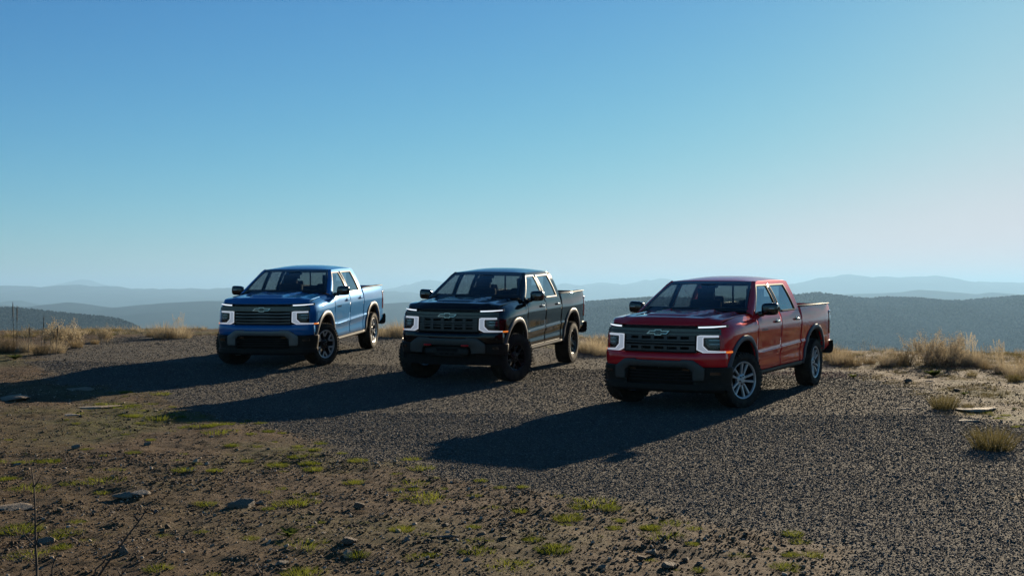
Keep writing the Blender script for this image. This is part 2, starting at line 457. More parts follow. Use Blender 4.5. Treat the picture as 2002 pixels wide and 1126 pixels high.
# ------------------------------------------------------------------ scattered gravel and pebbles (nobody could count them)
def scatter_tree(name, material, subdiv=1, flat=.62, shape_noise=.55):
    ng = bpy.data.node_groups.new(name, 'GeometryNodeTree')
    ng.interface.new_socket('Geometry', in_out='INPUT', socket_type='NodeSocketGeometry')
    ng.interface.new_socket('Geometry', in_out='OUTPUT', socket_type='NodeSocketGeometry')
    n = ng.nodes; l = ng.links
    gi = n.new('NodeGroupInput'); go = n.new('NodeGroupOutput')
    ico = n.new('GeometryNodeMeshIcoSphere'); ico.inputs['Radius'].default_value = 1.0; ico.inputs['Subdivisions'].default_value = subdiv
    sp = n.new('GeometryNodeSetPosition'); nz = n.new('ShaderNodeTexNoise'); nz.inputs['Scale'].default_value = 1.1
    pos = n.new('GeometryNodeInputPosition'); l.new(pos.outputs[0], nz.inputs['Vector'])
    vm = n.new('ShaderNodeVectorMath'); vm.operation = 'SUBTRACT'; vm.inputs[1].default_value = (.5, .5, .5); l.new(nz.outputs['Color'], vm.inputs[0])
    vs_ = n.new('ShaderNodeVectorMath'); vs_.operation = 'SCALE'; vs_.inputs['Scale'].default_value = shape_noise * 2.4; l.new(vm.outputs[0], vs_.inputs[0])
    l.new(ico.outputs[0], sp.inputs['Geometry']); l.new(vs_.outputs[0], sp.inputs['Offset'])
    tr = n.new('GeometryNodeTransform'); tr.inputs['Scale'].default_value = (1, .8, flat); l.new(sp.outputs[0], tr.inputs['Geometry'])
    sm = n.new('GeometryNodeSetMaterial'); sm.inputs['Material'].default_value = material; l.new(tr.outputs[0], sm.inputs['Geometry'])
    m2p = n.new('GeometryNodeMeshToPoints'); l.new(gi.outputs[0], m2p.inputs['Mesh'])
    iop = n.new('GeometryNodeInstanceOnPoints'); l.new(m2p.outputs[0], iop.inputs['Points']); l.new(sm.outputs[0], iop.inputs['Instance'])
    rv = n.new('FunctionNodeRandomValue'); rv.data_type = 'FLOAT_VECTOR'; rv.inputs[0].default_value = (-.7, -.7, 0); rv.inputs[1].default_value = (.7, .7, 6.28)
    l.new(rv.outputs[0], iop.inputs['Rotation'])
    na = n.new('GeometryNodeInputNamedAttribute'); na.data_type = 'FLOAT'; na.inputs['Name'].default_value = 'size'; l.new(na.outputs['Attribute'], iop.inputs['Scale'])
    l.new(iop.outputs[0], go.inputs[0])
    return ng
def scatter(name, label, cat, pts, sizes, ng, material):
    me = bpy.data.meshes.new(name); me.vertices.add(len(pts)); me.vertices.foreach_set('co', np.asarray(pts, np.float32).ravel())
    a = me.attributes.new('size', 'FLOAT', 'POINT'); a.data.foreach_set('value', np.asarray(sizes, np.float32))
    me.materials.append(material)
    o = bpy.data.objects.new(name, me); COL.objects.link(o)
    md = o.modifiers.new('scatter', 'NODES'); md.node_group = ng
    tag(o, label, cat, kind='stuff')
    return o
def stone_material(name, ramp_stops, rough):
    m = bpy.data.materials.new(name); m.use_nodes = True; n = m.node_tree.nodes; l = m.node_tree.links; b = n['Principled BSDF']
    oi = n.new('ShaderNodeObjectInfo'); r = n.new('ShaderNodeValToRGB'); e = r.color_ramp.elements
    while len(e) < len(ramp_stops): e.new(.5)
    for i, (p, c) in enumerate(ramp_stops): e[i].position = p; e[i].color = (*c, 1)
    tc = n.new('ShaderNodeTexCoord'); nz = n.new('ShaderNodeTexNoise'); nz.inputs['Scale'].default_value = 3; nz.inputs['Detail'].default_value = 4
    l.new(tc.outputs['Object'], nz.inputs['Vector'])
    ad = n.new('ShaderNodeMath'); ad.operation = 'MULTIPLY_ADD'; ad.inputs[1].default_value = .3; l.new(nz.outputs['Fac'], ad.inputs[0]); 
    sb = n.new('ShaderNodeMath'); sb.operation = 'SUBTRACT'; sb.inputs[1].default_value = .15; l.new(oi.outputs['Random'], sb.inputs[0]); l.new(sb.outputs[0], ad.inputs[2])
    l.new(ad.outputs[0], r.inputs[0]); l.new(r.outputs[0], b.inputs['Base Color']); b.inputs['Roughness'].default_value = rough
    MATS[name] = m; return m
gm_ = stone_material('gravel_stone', [(0, (.062, .054, .043)), (.5, (.098, .086, .069)), (.85, (.132, .117, .095)), (1, (.22, .198, .165))], .8)
pm_ = stone_material('pebble_stone', [(0, (.045, .026, .012)), (.5, (.105, .064, .031)), (.78, (.19, .128, .072)), (1, (.42, .34, .25))], .9)
def sample(n, x0, x1, y0, y1, accept):
    x = rng.uniform(x0, x1, n); y = rng.uniform(y0, y1, n)
    k = accept(x, y) > rng.random(n); return x[k], y[k]
def in_view(x, y): return (np.abs(x) < y * .45 + 2.0)
gxp, gyp = [], []
for n_, y0, y1 in ((330000, 6.5, 12), (310000, 12, 17), (220000, 17, 24), (95000, 24, 35)):
    w_ = y1 * .45 + 2
    a, b_ = sample(n_, -w_, w_, y0, y1, lambda x, y: lot_mask(x, y) * in_view(x, y)); gxp.append(a); gyp.append(b_)
gxp = np.concatenate(gxp); gyp = np.concatenate(gyp)
gs = rng.gamma(6, 1, len(gxp)) / 6 * (.0050 + .00024 * (gyp - 7))
scatter('gravel', 'loose dark gravel covering the parking area', 'gravel', np.stack([gxp, gyp, ground_z(gxp, gyp) + gs * .25], -1), gs, scatter_tree('gravel_nodes', gm_, 1, .48, .5), gm_)
pxp, pyp = [], []
for n_, y0, y1 in ((300000, 6.5, 13), (160000, 13, 22), (80000, 22, 33)):
    w_ = y1 * .45 + 2
    a, b_ = sample(n_, -w_, w_, y0, y1, lambda x, y: (1 - lot_mask(x, y)) * in_view(x, y) * np.clip((fbm(x * 1.7, y * 1.7, 3) - .25) * 3, .4, 1)); pxp.append(a); pyp.append(b_)
pxp = np.concatenate(pxp); pyp = np.concatenate(pyp)
ps = rng.gamma(1.5, 1, len(pxp)) / 1.5 * .0046 + .0008 * np.maximum(pyp - 12, 0) * .25
scatter('pebbles', 'small brown pebbles and clods strewn over the dirt', 'pebbles', np.stack([pxp, pyp, ground_z(pxp, pyp) + ps * .2], -1), ps, scatter_tree('pebble_nodes', pm_, 1, .62, .55), pm_)

# ------------------------------------------------------------------ far country: valley floor and ranges of hills
noise_mat('forest_hill', (.012, .017, .020), (.022, .028, .030), .004, (.9, 1.0), .0)
for _m in ('forest_hill',): MATS[_m].node_tree.nodes['Principled BSDF'].inputs['Specular IOR Level'].default_value = 0.0
noise_mat('valley_land', (.03, .035, .024), (.09, .085, .058), .0012, (.9, 1.0))
MATS['valley_land'].node_tree.nodes['Principled BSDF'].inputs['Specular IOR Level'].default_value = 0.0
VAL = -330.0
vf = MB().grid(lin(-52000, 52000, 27), lin(300, 52000, 27), lambda x, y: (x, y, VAL)).build('valley_floor', 'valley_land'); tag(vf, 'hazy wooded valley floor far below', kind='structure')
def ridge(name, label, D, sil, wf, wb, nx=160, ny=60, amp=60, ns=900, material='forest_hill', base=VAL - 5, seed=0.0, jag=0.0):
    px = np.array([p[0] for p in sil], float); py = np.array([p[1] for p in sil], float)
    X = (px - 1001) / FPX * D; Z = CAM_H + (562.57 - py) / FPX * D
    xs = np.linspace(X[0], X[-1], nx); t = np.concatenate([np.linspace(-1, 0, int(ny * .7)), np.linspace(0, 1, ny - int(ny * .7) + 1)[1:]])
    def H(x, y):
        tt = np.where(y < D, (y - D) / wf, (y - D) / wb); a = np.clip(1 - np.abs(tt), 0, 1)
        prof = a * a * (3 - 2 * a) * .45 + a * .55
        xx = x + (fbm(x / ns + seed, y / ns, 3) - .47) * ns * .5 * np.abs(tt)
        zr = np.interp(xx, X, Z)
        zr = (zr + np.interp(xx - D * .002, X, Z) + np.interp(xx + D * .002, X, Z)) / 3
        if D >= 20000: zr = zr + (fbm(x / (D * .006) + seed, x * 0 + seed, 4) - .47) * D * .0022
        endf = np.clip(np.minimum(x - X[0], X[-1] - x) / (.06 * (X[-1] - X[0])), 0, 1)
        z = base + (zr - base) * prof * (.25 + .75 * endf)
        z = z + (fbm(x / ns * 1.7 + 3 + seed, y / ns * 1.7 + seed, 4) - .47) * 2 * amp * np.clip(np.abs(tt) * 3, 0, 1) * np.clip(a * 3, 0, 1)
        return z + (vnoise(x / 40., y / 40.) - .5) * jag
    yy = np.where(t < 0, D + t * wf, D + t * wb)
    XX, YY = np.meshgrid(xs, yy, indexing='ij'); ZZ = H(XX, YY)
    i = np.arange(XX.size).reshape(XX.shape); q = np.stack([i[:-1, :-1], i[1:, :-1], i[1:, 1:], i[:-1, 1:]], -1).reshape(-1, 4)
    o = link(name, np_mesh(name, np.stack([XX, YY, ZZ], -1).reshape(-1, 3), q), material, angle=0); tag(o, label, kind='structure')
    return H, (X[0], X[-1]), o
H1, X1, _ = ridge('forested_hill', 'dark forested hill rising behind the red truck to the right', 5000,
    [(900, 640), (980, 622), (1060, 606), (1145, 592), (1200, 588), (1270, 583), (1340, 584), (1430, 586), (1500, 585), (1560, 578), (1595, 574), (1625, 577), (1660, 582), (1700, 585), (1730, 582), (1790, 583), (1850, 590), (1885, 590), (1930, 585), (1990, 580), (2080, 582), (2200, 578), (2400, 590)], 3300, 1500, 260, 120, 80, 620, seed=1.0)
H2, X2, _ = ridge('forested_hill', 'dark forested hill at the far left, nearer than the blue ranges', 3000,
    [(-420, 620), (-250, 612), (-80, 604), (0, 605), (25, 604), (60, 607), (100, 611), (150, 616), (200, 620), (230, 624), (252, 633), (270, 645), (290, 664), (330, 690)], 1700, 900, 200, 90, 16, 380, seed=4.0)
ridge('blue_hill', 'rounded blue hill beyond the dark forested hill at left', 9000,
    [(-300, 604), (-100, 597), (0, 596), (60, 601), (100, 595), (135, 590), (165, 595), (200, 600), (225, 601), (260, 597), (320, 592), (400, 588), (440, 588), (520, 592), (640, 597), (740, 594), (800, 590), (900, 600), (1060, 606), (1200, 612)], 4500, 2500, 220, 60, 40, 900, seed=7.0)
ridge('table_hill', 'small flat topped hill at the far left edge', 12500, [(-140, 600), (-60, 596), (0, 592), (12, 588), (45, 587), (56, 592), (68, 597), (100, 602)], 1800, 1500, 120, 30, 20, 700, seed=9.0)
ridge('far_range', 'long pale blue mountain range on the left horizon', 20000,
    [(-500, 560), (-200, 556), (0, 558), (60, 560), (95, 563), (140, 558), (165, 557), (190, 560), (210, 557), (240, 563), (330, 565), (440, 563), (550, 566), (640, 568), (720, 566), (790, 570), (850, 577), (950, 584), (1080, 588), (1200, 592)], 8000, 4000, 260, 50, 60, 2500, seed=12.0)
ridge('distant_peak', 'faint pale peak above the range at left', 34000, [(40, 572), (90, 562), (120, 556), (145, 550), (165, 546), (180, 549), (205, 556), (260, 563), (340, 566), (470, 563), (600, 570), (700, 575)], 5000, 4000, 160, 40, 50, 3500, seed=15.0)
ridge('distant_range', 'pale mountain range between the black and red trucks on the horizon', 30000,
    [(680, 575), (740, 566), (770, 562), (800, 555), (835, 546), (860, 550), (900, 553), (960, 552), (1040, 556), (1085, 559), (1102, 553), (1135, 557), (1170, 551), (1220, 556), (1260, 547), (1300, 545), (1380, 552), (1460, 550), (1545, 556), (1600, 565), (1660, 575)], 7000, 4000, 260, 40, 50, 3000, seed=18.0)
ridge('distant_range', 'broad pale mountain range on the right horizon', 25000,
    [(1450, 575), (1510, 562), (1545, 556), (1570, 550), (1620, 540), (1655, 537), (1690, 538), (1705, 542), (1735, 540), (1760, 542), (1800, 540), (1830, 537), (1850, 543), (1880, 550), (1920, 550), (1960, 552), (2002, 552), (2080, 550), (2300, 556), (2500, 570)], 6000, 4000, 240, 40, 50, 2600, seed=21.0)
ridge('blue_hill', 'low blue hills between the forested hill and the right hand range', 13500,
    [(1500, 585), (1600, 577), (1680, 574), (1720, 573), (1760, 571), (1795, 566), (1830, 568), (1880, 572), (1910, 575), (1935, 571), (1965, 573), (2000, 576), (2100, 574), (2300, 580), (2400, 590)], 3000, 2500, 200, 40, 25, 1200, seed=24.0)

# trees of the near hills: a wood that reads as one mass
def tree_tree(name, material):
    ng = scatter_tree(name, material, 2, 1.25, .42); return ng
fm_ = stone_material('tree_crown', [(0, (.016, .022, .022)), (.5, (.031, .039, .036)), (1, (.062, .068, .056))], .9)
fm_.node_tree.nodes['Principled BSDF'].inputs['Specular IOR Level'].default_value = 0.0
def wood(name, label, H, x0, x1, y0, y1, n, vis, size):
    x = rng.uniform(x0, x1, n); y = y0 + (y1 - y0) * rng.random(n)
    k = (np.abs(x) < y * .46) & (rng.random(n) < np.clip((fbm(x / 130, y / 130, 3) - .28) * 6, .45, 1))
    x = x[k]; y = y[k]; z = H(x, y)
    k = vis(x, y, z); x, y, z = x[k], y[k], z[k]
    s = size * rng.uniform(.55, 1.3, len(x)) * (.6 + .9 * fbm(x / 210 + 5, y / 210, 3))
    scatter(name, label, 'forest', np.stack([x, y, z + s * .7], -1), s, ng_tree, fm_)
ng_tree = tree_tree('tree_nodes', fm_)
wood('forest', 'grey green eucalypt forest covering the hill behind the red truck', H1, X1[0], X1[1], 2300, 5150, 130000, lambda x, y, z: (z - CAM_H) / y > -.062, 4.4)
wood('forest', 'dark forest covering the hill at the far left', H2, X2[0], X2[1], 1700, 3080, 90000, lambda x, y, z: (z - CAM_H) / y > -.045, 2.7)

# ------------------------------------------------------------------ haze
hz = MB().box((0, 22000, (VAL - 7 + 330) / 2), (110000, 66000, 330 - (VAL - 7)))
hm = bpy.data.materials.new('haze_air'); hm.use_nodes = True
hn = hm.node_tree.nodes; hn.clear()
ho = hn.new('ShaderNodeOutputMaterial'); hv = hn.new('ShaderNodeVolumePrincipled')
hv.inputs['Color'].default_value = (.365, .63, .91, 1); hv.inputs['Density'].default_value = 6.8e-5; hv.inputs['Anisotropy'].default_value = .24
hm.node_tree.links.new(hv.outputs[0], ho.inputs['Volume'])
hzo = hz.build('haze', hm, smooth=False); tag(hzo, 'thin blue haze filling the valley air', kind='stuff')
# ------------------------------------------------------------------ pickup trucks
def paint(name, col, metal=.35, rough=.32):
    m = noise_mat(name, col, tuple(c * .93 for c in col), scale=3, rough=(rough, rough + .05), metal=metal)
    ior = {'paint_red': 1.48, 'paint_black': 1.46, 'paint_blue': 1.5}[name]
    b = m.node_tree.nodes['Principled BSDF']
    pset(b, Coat_Weight=1.0, Coat_Roughness=0.02, Coat_IOR=ior, Specular_IOR_Level=.0)
    return m
paint('paint_red', (.82, .016, .024), .15, .40)
paint('paint_black', (.0045, .005, .006), .0, .5)
paint('paint_blue', (.006, .14, .36), .18, .40)
mat('gloss_black', (.008, .008, .009), .12, Coat_Weight=.6, Coat_Roughness=.05)
noise_mat('trim_black', (.020, .017, .014), (.028, .024, .020), 40, (.45, .6), .15, 300, bdist=.002)
noise_mat('plastic_grey', (.036, .031, .025), (.048, .041, .034), 25, (.45, .6), .2, 400, bdist=.002)
noise_mat('plastic_dark', (.020, .017, .013), (.028, .024, .019), 25, (.45, .6), .2, 400, bdist=.002)
noise_mat('bumper_steel', (.055, .049, .041), (.07, .063, .053), 15, (.35, .5), metal=.35)
noise_mat('flare_red', (.075, .078, .085), (.095, .097, .105), 12, (.4, .5), .15, 300, bdist=.002)
noise_mat('flare_black', (.085, .083, .08), (.105, .10, .095), 12, (.4, .52), .15, 300, bdist=.002)
noise_mat('flare_blue', (.12, .12, .12), (.145, .143, .14), 12, (.4, .5), .15, 300, bdist=.002)
noise_mat('rubber', (.020, .0175, .0145), (.058, .048, .037), 9, (.7, .9), .4, 120, bdist=.004)
noise_mat('alloy_silver', (.62, .61, .58), (.52, .51, .49), 14, (.28, .4), metal=.45)
noise_mat('alloy_dark', (.035, .036, .038), (.05, .05, .05), 14, (.25, .4), metal=.5)
noise_mat('alloy_black', (.012, .012, .013), (.018, .018, .018), 14, (.22, .35), metal=.3)
mat('chrome', (.46, .45, .43), .12, 1.0)
noise_mat('bar_grey', (.075, .068, .058), (.09, .082, .07), 20, (.35, .5), metal=.4)
noise_mat('bar_bronze', (.14, .135, .125), (.16, .155, .14), 20, (.35, .45), metal=.6)
noise_mat('interior', (.014, .014, .016), (.022, .022, .023), 30, (.6, .8))
noise_mat('under', (.012, .010, .008), (.024, .020, .016), 10, (.7, .9))
mat('lamp_white', (.62, .64, .67), .25, Emission_Color=(.9, .95, 1.0, 1), Emission_Strength=.15)
mat('lamp_edge', (.85, .87, .9), .2, Emission_Color=(.93, .96, 1.0, 1), Emission_Strength=.26)
mat('lamp_strip', (.85, .87, .9), .2, Emission_Color=(.9, .95, 1.0, 1), Emission_Strength=.5)
mat('lamp_amber', (.6, .12, .01), .25, Emission_Color=(1, .25, .03, 1), Emission_Strength=.35)
mat('lamp_chrome', (.5, .52, .54), .12, 1.0)
mat('lamp_red', (.25, .008, .008), .15, Coat_Weight=1.0)
mat('hook_red', (.80, .02, .015), .4)
glass_mat('glass_front', (.37, .40, .39), 1.5)
glass_mat('glass_side', (.58, .63, .66), 1.9)
glass_mat('lens_clear', (.85, .87, .9), 1.3)

for _m in ('plastic_grey', 'plastic_dark', 'trim_black', 'flare_red', 'flare_black', 'flare_blue', 'rubber', 'under', 'interior'):
    MATS[_m].node_tree.nodes['Principled BSDF'].inputs['Specular IOR Level'].default_value = .15
def catmull(P, n=24):
    P = [np.array(p, float) for p in P]; out = []
    Q = [2 * P[0] - P[1]] + P + [2 * P[-1] - P[-2]]
    for i in range(1, len(Q) - 2):
        for k in range(n):
            t = k / n
            out.append(.5 * (2 * Q[i] + (Q[i + 1] - Q[i - 1]) * t + (2 * Q[i - 1] - 5 * Q[i] + 4 * Q[i + 1] - Q[i + 2]) * t * t + (3 * Q[i] - Q[i - 1] - 3 * Q[i + 1] + Q[i + 2]) * t ** 3))
    out.append(P[-1]); return np.array(out)
# outline of the body seen from above: from the tail along the left side round to the middle of the nose
PLAN = catmull([(-2.93, .958), (-2.6, .978), (-1.87, .99), (-1.0, .985), (0, .984), (1.2, .986), (1.87, .994), (2.2, .99), (2.42, .968), (2.54, .925), (2.63, .855), (2.70, .74), (2.745, .58), (2.78, .38), (2.797, .18), (2.80, 0)], 16)
_seg = np.hypot(*np.diff(PLAN, axis=0).T); PS_ = np.concatenate([[0], np.cumsum(_seg)])
PT = np.gradient(PLAN, axis=0); PT /= np.linalg.norm(PT, axis=1)[:, None]
PN = np.stack([-PT[:, 1], PT[:, 0]], 1)    # outward normal
PLX = np.maximum.accumulate(PLAN[:, 0] + np.arange(len(PLAN)) * 1e-9)
def plan(s):
    return (np.interp(s, PS_, PLAN[:, 0]), np.interp(s, PS_, PLAN[:, 1]), np.interp(s, PS_, PN[:, 0]), np.interp(s, PS_, PN[:, 1]))
def s_x(x): return float(np.interp(x, PLX, PS_))
def s_y(y):
    k = np.argmin(np.abs(PLAN[:, 0] - 1.87))
    return float(np.interp(-y, -PLAN[k:, 1], PS_[k:]))
def nose_x(y): return float(plan(s_y(min(abs(y), .985)))[0])
def front(y, z, off=0.0):
    """point on the nose: sideways y, height z, off = proud of the outline (leans back with height)"""
    s = s_y(min(abs(y), .985)); x, yy, nx, ny = plan(s)
    lean = -.075 * max(z - .95, 0) if z > .95 else 0
    o = off + lean
    return (x + nx * o, math.copysign(abs(y) + ny * max(o, -.05), y) if y else 0.0, z)
# section through the side: nine points (inset, height) from sill to top, at stations along the body
_D = [.055, .028, .034, .004, .022, .008, 0, .012, .05]
SEC = []   # (s, insets, heights)
def sec(s, d, z): SEC.append((s, d, z))
sec(s_x(-2.93), [.05, .03, .015, .012, .012, .008, .004, .016, .045], [.60, .64, .70, .82, .86, 1.0, 1.12, 1.28, 1.402])
sec(s_x(-1.9), [.05, .03, .02, .012, .014, .006, 0, .016, .05], [.52, .57, .70, .82, .86, 1.0, 1.13, 1.28, 1.402])
sec(s_x(-1.2), [.05, .028, .028, .008, .018, .008, 0, .014, .05], [.49, .54, .70, .82, .86, 1.0, 1.13, 1.28, 1.402])
sec(s_x(-1.06), _D, [.49, .54, .70, .815, .85, 1.0, 1.13, 1.27, 1.40])
sec(s_x(-1.04), _D, [.49, .54, .70, .815, .85, 1.0, 1.13, 1.25, 1.36])
sec(s_x(1.05), _D, [.49, .54, .68, .77, .805, 1.0, 1.13, 1.25, 1.355])
sec(s_x(1.27), [.055, .028, .022, .012, .016, .008, 0, .018, .10], [.49, .54, .68, .78, .82, 1.0, 1.13, 1.25, 1.365])
sec(s_x(1.40), [.05, .03, .02, .012, .012, .006, 0, .025, .125], [.50, .55, .70, .80, .86, 1.0, 1.12, 1.245, 1.362])
sec(s_x(2.0), [.05, .03, .02, .012, .012, .006, 0, .03, .13], [.52, .57, .70, .80, .86, 1.0, 1.115, 1.235, 1.335])
sec(s_x(2.30), [.04, .025, .015, .010, .010, .006, .004, .035, .12], [.60, .62, .71, .80, .86, 1.0, 1.10, 1.21, 1.305])
sec(s_x(2.48), [.02, .014, .010, .008, .008, .008, .014, .045, .11], [.65, .67, .73, .80, .86, 1.0, 1.09, 1.19, 1.28])
sec(s_y(.84), [.012, .01, .008, .006, .006, .012, .022, .05, .10], [.65, .67, .73, .80, .86, 1.0, 1.09, 1.18, 1.262])
sec(s_y(.6), [.012, .01, .008, .006, .006, .012, .022, .05, .09], [.65, .67, .73, .80, .86, 1.0, 1.09, 1.17, 1.25])
sec(s_y(0), [.012, .01, .008, .006, .006, .012, .022, .05, .09], [.65, .67, .73, .80, .86, 1.0, 1.09, 1.17, 1.25])
SEC.sort(key=lambda e: e[0])
SS = np.array([e[0] for e in SEC]); SD = np.array([e[1] for e in SEC]); SZ = np.array([e[2] for e in SEC])
def section(s):
    return np.array([np.interp(s, SS, SD[:, k]) for k in range(9)]), np.array([np.interp(s, SS, SZ[:, k]) for k in range(9)])
def side_pt(s, t, sg=1):
    d, z = section(s)
    i = min(int(t), 7); f = t - i
    def cub(a):
        p0 = a[max(i - 1, 0)]; p1 = a[i]; p2 = a[i + 1]; p3 = a[min(i + 2, 8)]
        m1 = (p2 - p0) / 2; m2 = (p3 - p1) / 2
        lim = 1.5 * (p2 - p1)
        m1 = np.clip(m1, min(0, 2 * lim), max(0, 2 * lim)); m2 = np.clip(m2, min(0, 2 * lim), max(0, 2 * lim))
        return (2 * f ** 3 - 3 * f ** 2 + 1) * p1 + (f ** 3 - 2 * f * f + f) * m1 + (-2 * f ** 3 + 3 * f * f) * p2 + (f ** 3 - f * f) * m2
    dd = cub(d); zz = cub(z)
    x, y, nx, ny = plan(s)
    return (x - nx * dd, sg * (y - ny * dd), zz)
def body_y(x, z):
    s = s_x(x); d, zz = section(s); px, y, nx, ny = plan(s)
    return y - ny * float(np.interp(z, zz, d))
AXF, AXR = 1.8725, -1.8725
# hood height
def hood_z(u, y, xf):
    """u: 0 rear .. 1 front edge"""
    c = np.interp(u, [0, .25, .5, .7, .82, .90, .96, 1], [1.408, 1.399, 1.386, 1.373, 1.364, 1.352, 1.298, 1.243])
    e = np.interp(u, [0, .25, .5, .7, .82, .90, .96, 1], [1.366, 1.358, 1.348, 1.336, 1.326, 1.314, 1.290, 1.258])
    a = abs(y) / .86
    z = c + (e - c) * min(a, 1) ** 2.6
    fade = smooth01((.86 - u) / .10)
    hw = .40 - .10 * u
    dome = smooth01((hw - abs(y)) / .035) * .028 * fade
    scoop = -smooth01((hw - .06 - abs(y)) / .04) * smooth01((.42 - u) / .06) * .02
    ridge = math.exp(-((abs(y) - .66 + .03 * u) / .05) ** 2) * .014 * smooth01((.97 - u) / .15)
    return z + dome + scoop + ridge
def hood_edge_y(x): # inner top edge of the fender
    s = s_x(x); d, z = section(s); px, py, nx, ny = plan(s); return py - ny * d[8]
GB = 1.357
def gh_y(x, z):
    t = (z - GB) / (1.845 - GB)
    return .936 - .228 * t + .016 * math.sin(math.pi * min(max(t, 0), 1))
def roof_z(x, y):
    c = np.interp(x, [-1.06, -1.0, -.7, -.3, 0, .3, .5, .62], [1.855, 1.885, 1.912, 1.922, 1.914, 1.889, 1.862, 1.842])
    e = np.interp(x, [-1.06, -.9, .4, .62], [1.825, 1.842, 1.842, 1.83])
    return float(c + (e - c) * (abs(y) / .712) ** 2.8)

def tyre_mesh(Rr, w, rim_r):
    m = MB(); h = w / 2
    prof = [(rim_r - .01, -h * .80), (rim_r + .012, -h * .86), (rim_r + .05, -h * .98), ((Rr + rim_r) / 2, -h * 1.02), (Rr - .045, -h * .97), (Rr - .018, -h * .88), (Rr - .008, -h * .72), (Rr - .006, 0),
            (Rr - .008, h * .72), (Rr - .018, h * .88), (Rr - .045, h * .97), ((Rr + rim_r) / 2, h * 1.02), (rim_r + .05, h * .98), (rim_r + .012, h * .86), (rim_r - .01, h * .80)]
    m.lathe(prof, 64)
    nb = 44
    for i in range(nb):
        for k, (yy, ww, ph) in enumerate([(-.40 * w, .16 * w, 0), (-.14 * w, .20 * w, .5), (.14 * w, .20 * w, 0), (.40 * w, .16 * w, .5)]):
            a = 2 * math.pi * (i + ph) / nb
            rr = Rr - .008 - (.005 if abs(yy) > .3 * w else 0)
            rot = Matrix.Rotation(-a, 3, 'Y') @ Matrix.Rotation(R(14 if k % 2 else -14), 3, 'X')
            m.box((rr * math.cos(a), yy, rr * math.sin(a)), (.014, ww, 2 * math.pi * Rr / nb * .66), rot)
    for i in range(nb):   # shoulder lugs on the outer wall
        a = 2 * math.pi * (i + .5) / nb
        for sg in (-1, 1):
            rr = Rr - .034; rot = Matrix.Rotation(-a, 3, 'Y')
            m.box((rr * math.cos(a), sg * h * .955, rr * math.sin(a)), (.034, .008, .026), rot)
    return m
def spoke(m, a0, r0, w0, a1, r1, w1, y0, y1, th):
    """tapered bar in the wheel plane from polar (a0,r0) to (a1,r1); outer face at depth y0 -> y1"""
    p0 = Vector((r0 * math.cos(a0), 0, r0 * math.sin(a0))); p1 = Vector((r1 * math.cos(a1), 0, r1 * math.sin(a1)))
    d = (p1 - p0).normalized(); n = Vector((-d.z, 0, d.x))
    P = []
    for p, w_, yy in ((p0, w0, y0), (p1, w1, y1)):
        for sy in (0, -th):
            for sn in (-1, 1):
                q = p + n * (sn * w_ * (.5 if sy == 0 else .62)); P.append((q.x, yy + sy, q.z))
    m.add(P, [(0, 1, 5, 4), (2, 6, 7, 3), (0, 4, 6, 2), (1, 3, 7, 5), (0, 2, 3, 1), (4, 5, 7, 6)])
